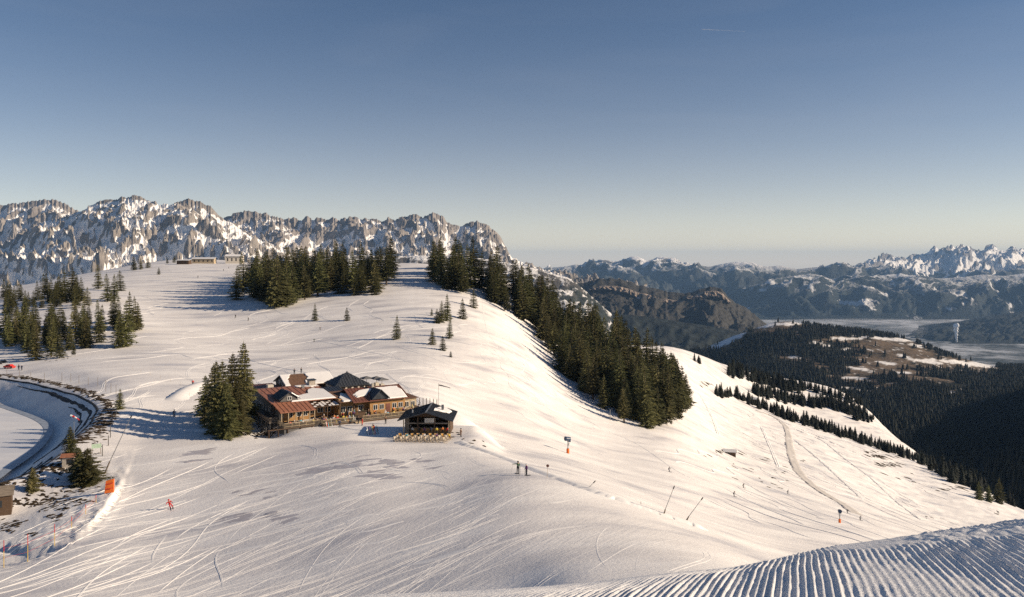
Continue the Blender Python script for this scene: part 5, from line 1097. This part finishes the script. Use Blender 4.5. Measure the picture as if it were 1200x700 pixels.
# guests around the restaurant, terrace tables
def F2(F, a, b, h): return Vector(F(a, b, h))
def picnic():
    e = empty('picnic_table', (0, 0, 0), 0, 'x', 'table', 'tables on the sunny terrace'); m = MB()
    for k in range(4): m.box(-.9, .9, -.38 + .19 * k, -.21 + .19 * k, .70, .74)
    m.build('tabletop', M['orangewood'], e)
    for s in (-1, 1): m = MB(); m.box(-.9, .9, s * .62 - .13, s * .62 + .13, .42, .46); m.build('seat', M['orangewood'], e)
    for s in (-.65, .65): m = MB(); m.bar((s, -.62, 0), (s, -.1, .7), .07); m.bar((s, .62, 0), (s, .1, .7), .07); m.bar((s, -.7, .40), (s, .7, .40), .06); m.build('leg', M['darkwood'], e)
    return e
P0 = picnic(); first = True; ti = 0
TB = [(-1.2, -1.3, 'in front of the porch, leftmost on the terrace'), (1.6, -1.2, 'in front of the middle of the porch'), (3.9, -1.2, 'in front of the right porch end'), (6.4, -2.2, 'before the left side of the pergola'), (8.6, -2.2, 'before the middle of the pergola'), (10.9, -2.1, 'before the right side of the pergola'), (6.6, .9, 'beneath the left pergola edge'), (9.4, .9, 'beneath the right pergola edge'), (15.4, -1.9, 'right of the terrace steps'), (17.8, -1.9, 'before the dark dormer, left'), (20.2, -1.9, 'before the dark dormer, right'), (22.6, -1.9, 'in front of the red door'), (25.0, -1.9, 'before the last windows of the right building'), (27.6, -1.9, 'at the right end of the terrace'), (19.5, .6, 'close to the wall left of the red door'), (25.3, .6, 'close to the wall right of the red door')]
gi = 0; cols = ['red', 'navy', 'white', 'cyan', 'yellow', 'black', 'brown', 'orange', 'purple', 'green']
ra = math.atan2(E1[1], E1[0])
for a, b, w in TB:
    t = P0 if first else copy_tree(P0); first = False; p = F2(FH, a, b, .452); t.location = p; t.rotation_euler.z = ra; t['label'] = 'wooden picnic table ' + w
    n = random.choice((1, 2, 2, 3))
    for k in random.sample([(-.45, -.62, 180), (.45, -.62, 180), (-.45, .62, 0), (.45, .62, 0)], n):
        c = cols[gi % 10]; g = cols[(gi * 3 + 5) % 10]; side = 'left' if k[0] < 0 else 'right'; fb = 'front' if k[1] < 0 else 'back'
        p = F2(FH, a + k[0], b + k[1], .41); person(p.x, p.y, ra + R_(k[2]), 'sit', c, 'black' if gi % 3 else 'navy', f'{c} guest, {fb} {side} seat, table {w}'.replace(', leftmost on the terrace', ' left part').replace('in front of', 'before').replace('the last windows of the right building', 'the last windows'), 'guests sitting on the terrace', hat=('black', 'white', 'brown')[gi % 3], z=p.z); gi += 1
for i, (a, b) in enumerate([(12.6, 1.2), (13.3, -.4), (13.9, 1.4), (15.2, .9), (16.3, 1.6), (17.2, .3), (14.4, 2.1), (10.6, -.6), (23.2, -.2), (28.4, .8), (29.2, -.9)]):
    c = cols[(i * 7 + 1) % 10]; lbl = ['leftmost before the orange wall', 'near the top of the terrace steps', 'facing the chalet door', 'right of the chalet door', 'under the low snowy eave', 'left of the dark dormer', 'closest to the chalet door', 'beside the right pergola post', 'standing before the red door', 'at the right end near the wall', 'at the outer right corner'][i]
    p = F2(FH, a, b, .455); person(p.x, p.y, random.uniform(0, 6), 'stand', c, 'black', f'standing guest in {c} on the terrace, {lbl}', 'guests standing on the terrace', z=p.z)
for i, (px, py, c, l) in enumerate([(398, 501, 'navy', 'between the two ski racks'), (420, 497, 'black', 'by the dark board below the steps'), (424.5, 499, 'red', 'in red trousers side of the dark board'), (438, 505, 'black', 'bending near the shade of the snow bar'), (452, 497, 'brown', 'in the shade left of the snow bar')]):
    q = G(px, py, 100); person(q.x, q.y, random.uniform(0, 6), 'ski' if i == 3 else 'stand', c, ['black', 'black', 'red', 'brown', 'black'][i], f'{c} jacketed person on the snow {l}', 'people below the terrace')
for i in range(7):
    a = [1.6, 2.9, 4.1, 5.4, 6.6, 7.8, 8.9][i]; c = cols[(i * 3 + 2) % 10]; p = F2(FK, a, [-.3, .1, -.4, -.1, -.5, .0, -.3][i], .0); person(p.x, p.y, R_(160 + i * 9), 'stand', c, 'black', f'guest in {c} at the snow bar counter, {["far left", "second from left", "third from left", "in the middle", "third from right", "second from right", "far right"][i]}', 'guests at the snow bar counter', z=p.z)
# deck chairs before the snow bar
def deckchair(cv, lab):
    e = empty('deck_chair', (0, 0, 0), 0, lab, 'deck chair', 'deck chairs before the snow bar'); m = MB()
    for s in (-.3, .3): m.bar((s, -.62, .05), (s, .45, 1.0), .055); m.bar((s, .55, .03), (s, -.45, .52), .055); m.bar((s, .62, .02), (s * 1.01, .2, .78), .04)
    for y, z in ((-.62, .05), (.45, 1.0), (.55, .03)): m.bar((-.32, y, z), (.32, y, z), .045)
    m.build('frame', M['paleboard'], e); m = MB(); pr = [(-.45, .50), (-.25, .33), (0, .30), (.2, .48), (.45, .98)]
    for (y0, z0), (y1, z1) in zip(pr, pr[1:]): m.add([(-.27, y0, z0), (.27, y0, z0), (.27, y1, z1), (-.27, y1, z1), (-.27, y0, z0 - .02), (.27, y0, z0 - .02), (.27, y1, z1 - .02), (-.27, y1, z1 - .02)], [(0, 1, 2, 3), (7, 6, 5, 4), (0, 4, 5, 1), (1, 5, 6, 2), (2, 6, 7, 3), (3, 7, 4, 0)])
    m.build('canvas', M[cv], e); return e
dc = [deckchair('canvas', 'x'), deckchair('canvasw', 'x')]; used = [False, False]; kr = math.atan2(K1[1], K1[0])
on = ['leftmost', 'second from left', 'third from left', 'fourth from left', 'centre', 'fourth from right', 'third from right', 'second from right', 'rightmost']
for j, (b, kind, rn) in enumerate([(-3.9, 0, 'the ochre row nearest the snow bar'), (-5.5, 1, 'the middle row before the snow bar'), (-7.1, 1, 'the front row before the snow bar')]):
    for i in range(9):
        o = dc[kind] if not used[kind] else copy_tree(dc[kind]); used[kind] = True; x, y, _ = FK(-.3 + 1.22 * i + random.uniform(-.12, .12) - .25 * j, b + random.uniform(-.2, .2), 0); o.location = (x, y, GZ(x, y)); o.rotation_euler.z = kr + random.uniform(-.2, .2) + .45
        o['label'] = f'{"ochre" if kind == 0 else "cream"} deck chair, {on[i]} in {rn}'
        if j == 0 and i in (1, 3, 4, 6, 8): c = cols[(i * 3) % 10]; person(x, y, kr + .45, 'sit', c, 'brown', f'guest in {c} lounging on the {on[i]} ochre deck chair', 'guests in the deck chairs', z=GZ(x, y) - .08)
# snowy long tables right of terrace
for i in range(4):
    e = empty('long_table', FH(31, -2 + i * 1.6, 0), ra, f'long snow topped table right of the terrace, {["nearest the camera", "second nearest", "second farthest", "farthest"][i]}', 'table', 'long tables right of the terrace'); m = MB(); m.box(0, 4.4, -.3, .3, .66, .72); o = m.build('tabletop', D_, e); o.matrix_parent_inverse = Matrix(); m = MB(); m.box(.1, 4.3, -.26, .26, .722, .80); o = m.build('snow_layer', ROOFSNOW, e); o.matrix_parent_inverse = Matrix()
    for s in (.4, 4.0): m = MB(); m.box(s - .05, s + .05, -.25, .25, -.2, .66); o = m.build('leg', D_, e); o.matrix_parent_inverse = Matrix()
# parasols on the flat roof
for i, (a, b) in enumerate([(24.6, 19.0), (26.6, 17.4), (26.9, 14.8)]):
    e = empty('parasol', FH(a, b, 4.4), 0, f'square dark grey parasol on the flat rear roof, {["left", "middle", "right"][i]}', 'parasol', 'parasols on the flat rear roof'); m = MB(FH); m.tube((a, b, 4.4), (a, b, 6.7), .06); m.build('pole', M['paleboard'], e)
    m = MB(FH); c = [(a - 1.3, b - 1.3, 6.35), (a + 1.3, b - 1.3, 6.35), (a + 1.3, b + 1.3, 6.35), (a - 1.3, b + 1.3, 6.35)]; m.add([FH(*p) for p in c] + [FH(a, b, 6.85)] + [FH(p[0], p[1], p[2] - .18) for p in c], [(0, 1, 4), (1, 2, 4), (2, 3, 4), (3, 0, 4), (0, 5, 6, 1), (1, 6, 7, 2), (2, 7, 8, 3), (3, 8, 5, 0), (8, 7, 6, 5)]); m.build('canopy', M['greycan'], e)
    m = MB(FH); m.box(a - .5, a + .5, b - .5, b + .5, 4.4, 5.2); m.build('base', M['plaster'], e)
# ski racks with skis
for i, (px, py) in enumerate([(388, 499), (410, 496), (436, 509)]):
    q = G(px, py, 100); lb = ['ski rack with skis left below the terrace', 'ski rack with skis below the terrace steps', 'ski rack standing in the shade left of the snow bar'][i]; e = empty('ski_rack', q, ra + .2, lb, 'ski rack', 'ski racks on the snow'); m = MB()
    for s in (-1.3, 1.3): m.bar((s, -.4, -.1), (s, 0, 1.1), .07); m.bar((s, .4, -.1), (s, 0, 1.1), .07)
    m.bar((-1.4, 0, 1.1), (1.4, 0, 1.1), .07); o = m.build('frame', M['steel'], e); o.matrix_parent_inverse = Matrix()
    for k in range(9): m = MB(); x = -1.2 + .3 * k; m.bar((x, -.5, -.05), (x + .03, .12, 1.62), .10, .03); o = m.build('ski', CLOTH[cols[(k * 3 + i) % 10]], e); o.matrix_parent_inverse = Matrix()
q = G(424, 494, 100); e = empty('notice_board', q, ra, 'dark notice board with a small roof on the snow below the terrace', 'notice board'); m = MB(); m.box(-1, 1, -.06, .06, .8, 2.1); o = m.build('board', D_, e); o.matrix_parent_inverse = Matrix()
for s in (-.9, .9): m = MB(); m.box(s - .06, s + .06, .07, .19, -.4, 2.2); o = m.build('post', D_, e); o.matrix_parent_inverse = Matrix()
m = MB(); m.box(-1.2, 1.2, -.35, .35, 2.21, 2.3); o = m.build('roof', D_, e); o.matrix_parent_inverse = Matrix()

# ------------------------------------------------------------------ snow guns, lances, poles, signs
def noinv(o): o.matrix_parent_inverse = Matrix(); return o
def fan_gun(px, py, hpx, lab, rz):
    q = G(px, py, 100); s = hpx * q.y / F_PX / 4.6; e = empty('snow_gun', q, rz, lab, 'snow gun', 'snow guns on the lower piste', s); m = MB(); m.tube((0, 0, -.5), (0, 0, 3.4), .16, .13, 8); noinv(m.build('mast', M['steel'], e))
    m = MB(); m.tube((0, 0, 0), (0, 0, 1.35), .42, .40, 10); noinv(m.build('padding', M['orange'], e)); m = MB(); m.tube((-.75, -.1, 4.25), (.75, .15, 4.05), .62, .50, 14); g = noinv(m.build('fan_housing', M['bluegun'], e))
    m = MB(); m.tube((-.86, -.12, 4.26), (-.76, -.1, 4.25), .66, .66, 14); o = noinv(m.build('nozzle_ring', M['bluegun'], g)); m = MB(); m.box(.1, .75, -.3, .3, 3.2, 3.75); noinv(m.build('motor_box', M['bluegun'], e)); m = MB(); m.bar((0, -.5, 3.3), (0, -.5, 4.1), .1); m.bar((0, .5, 3.3), (0, .5, 4.1), .1); m.bar((0, -.5, 3.35), (0, .5, 3.35), .12); noinv(m.build('fork', M['steel'], e))
    m = MB(); m.box(.3, .55, -.28, .28, 2.2, 2.9); noinv(m.build('control_box', M['white'], e))
fan_gun(665.5, 531.5, 19, 'blue fan snow gun with orange padded mast at the middle of the piste', .4); fan_gun(984, 613, 15.5, 'blue fan snow gun with orange padded mast near the lower right', 1.2)
def lance(b, t, lab, r=.055, head=M['black']):
    q = G(*b, 60); D = q.y; top = Vector(((t[0] - 600) / F_PX * D, D - .6, (HY - t[1]) / F_PX * (D - .6))); e = empty('snow_lance', q, 0, lab, 'snow lance'); m = MB(); m.tube(q - (top - q) * .05, top, r, r * .6, 6); m.build('lance_tube', M['steel'], e); m = MB(); m.tube(top, top + (top - q).normalized() * .45, r * 1.5, r * 1.3, 7); m.build('nozzle_head', head, e)
    m = MB(); m.tube(q + Vector((0, 0, -.3)), q + (top - q) * .22, r * 1.9, r * 1.6, 7); m.build('base_tube', M['greywood'], e); return e
lance((777, 604), (788, 573), 'thin tilted snow lance, left one of two on the plateau edge'); lance((803, 611), (820.5, 586), 'thin tilted snow lance, right one of two on the plateau edge'); lance((121.7, 556), (155, 490), 'long tilted snow lance beside the orange mat', .075); lance((688, 574), (695, 566), 'short tilted stub on the bright plateau edge', .05)
q = G(641, 560, 60); e = empty('marker_sign', q, 0, 'thin pole with a small red round marker on the plateau edge', 'marker'); m = MB(q and (lambda a, b, h: (q.x + a, q.y + b, q.z + h))); m.tube((0, 0, -.3), (.1, 0, 1.85), .025); m.build('pole', M['paleboard'], e); m = MB(lambda a, b, h: (q.x + a, q.y + b, q.z + h)); m.tube((.1, -.05, 1.75), (.1, -.01, 1.75), .22, .22, 12); m.build('disc', M['red_dark'], e)
q = G(751, 594, 60); post_at(q.x, q.y, .7, .04, M['greywood'], 'marker_stake', 'short stake on the plateau edge left of the lances', 'stake')
q = G(715, 493, 200); post_at(q.x, q.y, 4.6, .14, M['steel'], 'marker_stake', 'grey mast standing before the lower front of the forest strip', 'mast')
# lower left slalom poles
ON = ['leftmost and nearest the camera', 'second from the left', 'third from the left', 'fourth from the left', 'fifth from the left', 'farthest up the bank']
PP = []
for i, (px, y0, y1) in enumerate([(4.5, 666, 634), (32.5, 659, 627), (64, 641, 615), (84, 620, 606), (100.5, 603, 592), (112.5, 590, 581)]):
    q = G(px, y0, 60); h = (y0 - y1) * q.y / F_PX; e = empty('slalom_pole', q, 0, f'red and yellow piste edge pole, {ON[i]}', 'pole', 'piste edge poles lower left'); m = MB(); m.tube(q - Vector((0, 0, .2)), q + Vector((0, 0, h * .6)), .035, .033, 6); m.build('lower_tube', M['yellow'], e); m = MB(); m.tube(q + Vector((0, 0, h * .6)), q + Vector((0, 0, h)), .04, .036, 6); m.build('upper_tube', M['redp'], e); PP.append((q, h))
m = MB()
for (a, ha), (b, hb) in zip(PP, PP[1:]):
    for f in (.35, .7): m.tube(a + Vector((0, 0, ha * f)), b + Vector((0, 0, hb * f)), .012, .012, 4)
tag(m.build('boundary_rope', M['redp']), 'thin red rope strung along the piste edge poles', 'rope')
# orange mat, sign board, windsock, fence posts
q = G(128, 578, 60); e = empty('crash_mat', q, R_(12), 'bright orange padded mat leaning on the piste edge', 'crash mat'); m = MB(); s = q.y / F_PX; m.add([(-5 * s, -.1, 0), (5 * s, -.1, .1), (4.2 * s, .35, 15.5 * s), (-4.4 * s, .35, 13.5 * s), (-5 * s, .25, 0), (5 * s, .25, .1), (4.2 * s, .7, 15.5 * s), (-4.4 * s, .7, 13.5 * s)], [(0, 1, 2, 3), (7, 6, 5, 4), (0, 4, 5, 1), (1, 5, 6, 2), (2, 6, 7, 3), (3, 7, 4, 0)]); noinv(m.build('mat', M['orange'], e)); m = MB(); m.bar((-4.6 * s, -.14, 5 * s), (4.6 * s, -.12, 6 * s), .06, .10); m.bar((-4.4 * s, .1, 10 * s), (4.4 * s, .12, 11.5 * s), .06, .10); noinv(m.build('strap', M['redp'], e)); m = MB(); m.tube((0, .75, -.5), (.1, .75, 19 * s), .08); noinv(m.build('post', M['steel'], e))
q = G(113, 533, 60); e = empty('sign_board', q, .5, 'pale green board on two posts at the pond corner', 'sign'); m = MB(); m.box(-.8, .8, -.04, .04, 1.1, 1.9); noinv(m.build('board', M['green'], e))
for s in (-.7, .7): m = MB(); m.box(s - .05, s + .05, .045, .145, -.3, 2.0); noinv(m.build('post', M['greywood'], e))
q = G(84, 545, 60); hh = 55 * q.y / F_PX; e = empty('windsock', q, 0, 'red and white windsock on a thin pole behind the pond spruce', 'windsock'); m = MB(); m.tube((0, .9, -.5), (-.1, .9, hh), .04); noinv(m.build('pole', M['steel'], e))
for k in range(4): m = MB(); m.tube((-.7 + .38 * k, .9, hh + .2 - .12 * k * (k * .25 + .6)), (-.32 + .38 * k, .9, hh + .2 - .12 * (k + 1) * ((k + 1) * .25 + .6)), .2 - .03 * k, .17 - .03 * k, 8); noinv(m.build('sock_band', M['redp' if k % 2 else 'white'], e))
FP = [(8, 440, 432), (23, 443, 434), (36, 444, 436), (52, 445, 437), (72.5, 447, 437), (83, 448, 438), (92.5, 450, 440), (103.5, 452, 442), (114.5, 453, 443), (124, 459, 445), (130, 461, 449), (136, 463, 451), (136, 493, 479), (131.5, 499, 484), (129.5, 513, 499), (127, 523, 511), (120, 535, 522), (106, 540, 526), (140, 472, 462)]
for i, (px, y0, y1) in enumerate(FP):
    q = G(px, y0, 60); k = ['leftmost', 'second from the left', 'third from the left', 'fourth from the left', 'fifth from the left', 'sixth from the left', 'seventh from the left', 'eighth from the left', 'left of the bend', 'at the start of the bend', 'in the bend', 'beyond the bend beside the young spruce', 'just below the young spruce', 'thick one below the bend', 'thick one before the shade edge', 'right of the green board', 'between board and lance', 'left below the green board', 'nearest the young spruce'][i]
    post_at(q.x, q.y, (y0 - y1) * q.y / F_PX, .055 if i < 12 else .09, M['greywood'] if i < 12 else M['bluewood'], 'fence_post', f'grey fence post on the pond rim, {k}', 'post', 'fence posts round the pond rim')
for i, (px, py) in enumerate([(165, 437), (176, 440), (188, 444), (200, 448), (212, 452), (155, 433), (240, 470), (222, 465)]):
    q = G(px, py, 100); post_at(q.x, q.y, 1.0, .03, M['paleboard'], 'marker_stake', f'thin pale stake on the road bank, {["third", "fourth", "fifth", "sixth", "seventh", "second", "last", "eighth"][i]} from the left', 'stake', 'stakes along the road bank')

# ------------------------------------------------------------------ small buildings
def hutlet(px, py, wpx, dep, hw, rh, lab, wall, roofm, rz=0.0, snow=True, name='shed', d0=60, win=1, over=.3, cat='hut'):
    q = G(px, py, d0); w = wpx * q.y / F_PX; e = empty(name, q, rz, lab, cat); F = lambda a, b, h: (a - w / 2, b, h)
    m = MB(F); m.box(0, w, 0, dep, -1.5, hw); noinv(m.build('wall', wall, e)); r = rh; o = over
    for s in (0, 1):
        m = MB(F)
        if s == 0: m.slab([(-o, dep / 2, hw + r), (w + o, dep / 2, hw + r), (w + o, -o, hw - .02), (-o, -o, hw - .02)], .12)
        else: m.slab([(w + o, dep / 2 + .01, hw + r), (-o, dep / 2 + .01, hw + r), (-o, dep + o, hw - .02), (w + o, dep + o, hw - .02)], .12)
        ro = noinv(m.build('roof', roofm, e))
        if snow:
            m = MB(F); z = .22
            if s == 0: m.slab([(-o * .6, dep / 2, hw + r + z), (w + o * .8, dep / 2, hw + r + z), (w + o * .6, -o * .7, hw + z), (-o * .8, -o * .7, hw + z)], .2)
            else: m.slab([(w + o * .6, dep / 2, hw + r + z), (-o * .6, dep / 2, hw + r + z), (-o * .6, dep + o * .7, hw + z), (w + o * .6, dep + o * .7, hw + z)], .2)
            noinv(m.build('roof_snow', ROOFSNOW, ro))
    m = MB(F)
    for a in (0.02, w - .02 - .1): m.add([F(a, .05, hw - .1), F(a, dep - .05, hw - .1), F(a, dep / 2, hw + r - .14), F(a + .1, .05, hw - .1), F(a + .1, dep - .05, hw - .1), F(a + .1, dep / 2, hw + r - .14)], [(0, 1, 2), (5, 4, 3), (0, 3, 4, 1), (1, 4, 5, 2), (2, 5, 3, 0)])
    noinv(m.build('gable', wall, e))
    for k in range(win):
        a = w * (k + .5) / win - .35 * min(1, w / 3); ww = min(1.0, w * .6 / win); m = MB(F); m.box(a, a + ww, -.05, -.004, hw * .35, hw * .78); wo = noinv(m.build('window', D_, e)); m = MB(F); m.box(a + .08, a + ww - .08, -.07, -.052, hw * .4, hw * .73); noinv(m.build('pane', M['glass'], wo))
    return e
hutlet(80, 549, 13, 1.8, 2.0, .35, 'tiny pale stone shed with reddish roof beneath the pond spruce', M['stone'], M['red_roof'], .3, False, 'shed')
hutlet(-3, 606, 28, 3.0, 3.0, 1.0, 'brown wooden shed with grey roof cut off by the left edge', M['darkwood'], M['greywood'], .5, False, 'shed')
hutlet(274, 309, 19, 9, 6.5, 1.8, 'small summit station building with pale walls on the knoll top', M['plaster'], M['slate'], .15, True, 'summit_station', 500, 4, .8, 'station')
hutlet(238, 309, 25, 8, 4.2, 1.2, 'long low wooden building left of the summit station', M['paleboard'], M['slate'], .1, True, 'low_lodge', 500, 5, .8, 'lodge')
hutlet(214, 310, 14, 7, 3.4, .8, 'small dark hut at the left end of the summit buildings', M['darkwood'], M['slate'], .0, True, 'summit_hut', 500, 2, .6)
hutlet(855, 533, 14, 4, 1.1, .9, 'snow capped hay barn alone on the right slope', M['darkwood'], M['greywood'], -.25, True, 'hay_barn', 200, 1, .4, 'barn')
hutlet(881, 472, 13, 7, 3, 1.8, 'brown barn with snowy roof on the tree belt of the right slope', M['greywood'], M['brownpatch'], -.3, True, 'hay_barn', 500, 2, .5, 'barn')
# red car on the road
q = G(11, 432, 150); e = empty('parked_car', q, R_(-10), 'bright red car on the snowy road at the left edge', 'car', None, .85)
m = MB(); pr = [(-1.9, .35), (-1.95, .75), (-1.75, .95), (-1.15, 1.0), (-.75, 1.42), (.75, 1.45), (1.25, 1.02), (1.9, .9), (2.0, .6), (1.95, .35)]; n = len(pr); m.add([(x, -.8, z) for x, z in pr] + [(x, .8, z) for x, z in pr], [tuple(range(n)), tuple(range(n, 2 * n))[::-1]] + [(i, n + i, n + (i + 1) % n, (i + 1) % n) for i in range(n)]); noinv(m.build('body', M['redp'], e))
m = MB(); m.add([(-.98, -.81, 1.03), (1.05, -.81, 1.03), (.68, -.81, 1.36), (-.66, -.81, 1.36)], [(0, 1, 2, 3)]); m.add([(-1.12, -.7, 1.05), (-.78, -.7, 1.4), (-.78, .7, 1.4), (-1.12, .7, 1.05)], [(0, 1, 2, 3)]); noinv(m.build('side_window', M['glass'], e))
for x in (-1.25, 1.25):
    for y in (-.72, .72): m = MB(); m.tube((x, y - .11, .33), (x, y + .11, .33), .33, .33, 14); w = noinv(m.build('wheel', M['black'], e)); m = MB(); m.tube((x, y - .12, .33), (x, y + .12, .33), .17, .17, 10); noinv(m.build('rim', M['steel'], w))
for y in (-.6, .6): m = MB(); m.ball((-1.93, y, .72), .12, .14, .1); noinv(m.build('headlight', M['white'], e)); 
for i, (px, py) in enumerate([(1, 427), (5, 425.5)]):
    q = G(px, py, 150); e = empty('snowmobile', q, R_(30 + 40 * i), f'dark snowmobile parked behind the red car, {["left", "right"][i]} one', 'snowmobile', 'snowmobiles by the red car'); m = MB(); m.add([(-.4, -1.0, .3), (.4, -1.0, .3), (.35, .2, .3), (-.35, .2, .3), (-.15, -1.1, .6), (.15, -1.1, .6), (.25, -.1, .95), (-.25, -.1, .95)], [(3, 2, 1, 0), (4, 5, 6, 7), (0, 1, 5, 4), (1, 2, 6, 5), (2, 3, 7, 6), (3, 0, 4, 7)]); noinv(m.build('cowl', CLOTH['black'], e)); m = MB(); m.box(-.2, .2, .1, 1.3, .5, .75); noinv(m.build('seat', M['black'], e)); m = MB(); m.box(-.22, .22, -.2, 1.4, .0, .45); noinv(m.build('track_belt', M['black'], e))
    for s in (-.4, .4): m = MB(); m.box(s - .08, s + .08, -1.3, -.2, .0, .08); noinv(m.build('ski', M['steel'], e))
    m = MB(); m.add([(-.2, -.35, .95), (.2, -.35, .95), (.16, -.2, 1.25), (-.16, -.2, 1.25)], [(0, 1, 2, 3)]); noinv(m.build('windshield', M['glass'], e))
# faint contrail very high above the valley
m = MB(); a = Vector(((822 - 600) / F_PX * 42000, 42000, (HY - 34.5) / F_PX * 42000)); b = Vector(((873 - 600) / F_PX * 42000, 42000, (HY - 37) / F_PX * 42000)); m.tube(a, b, 30, 16, 8); vt = bpy.data.materials.new('contrail_vapour'); vt.use_nodes = True; nt = vt.node_tree; nt.nodes.remove(nt.nodes['Principled BSDF']); pv = nt.nodes.new('ShaderNodeVolumePrincipled'); pv.inputs['Density'].default_value = .004; pv.inputs['Color'].default_value = (.97, .97, .97, 1); nt.links.new(pv.outputs[0], nt.nodes['Material Output'].inputs['Volume'])
tag(m.build('contrail', vt), 'faint short contrail high in the right sky', 'contrail')
for a, b in list(PM.items()): pass
# ------------------------------------------------------------------ valley mist and haze
def vol_mat(name, dens, col):
    m = bpy.data.materials.new(name); m.use_nodes = True; nt = m.node_tree; nt.nodes.remove(nt.nodes['Principled BSDF'])
    pv = nt.nodes.new('ShaderNodeVolumePrincipled'); pv.inputs['Density'].default_value = dens; pv.inputs['Color'].default_value = (*col, 1); pv.inputs['Anisotropy'].default_value = 0.0
    nt.links.new(pv.outputs[0], nt.nodes['Material Output'].inputs['Volume']); return m
mist = MB()
for px, D, rx, ry, rz in [(900, 11500, 1500, 900, 45), (1020, 11800, 1700, 700, 50), (1180, 11900, 1500, 500, 45), (1080, 10300, 900, 700, 35), (820, 10500, 900, 900, 40)]:
    mist.ball(((px - 600) / F_PX * D, D, -886), rx, ry, rz, 28, 14)
tag(mist.build('valley_mist', vol_mat('mist', 4e-4, (.93, .95, 1.0)), smooth=True), 'thin pale mist lying over the valley floor', None, None, 'stuff')
hz = MB(); hz.box(-45500, 45500, -45500, 45500, -931.5, 640)
tag(hz.build('haze', vol_mat('haze', 2.1e-5, (.34, .60, 1.0))), 'thin blue air haze over the valley', None, None, 'stuff')
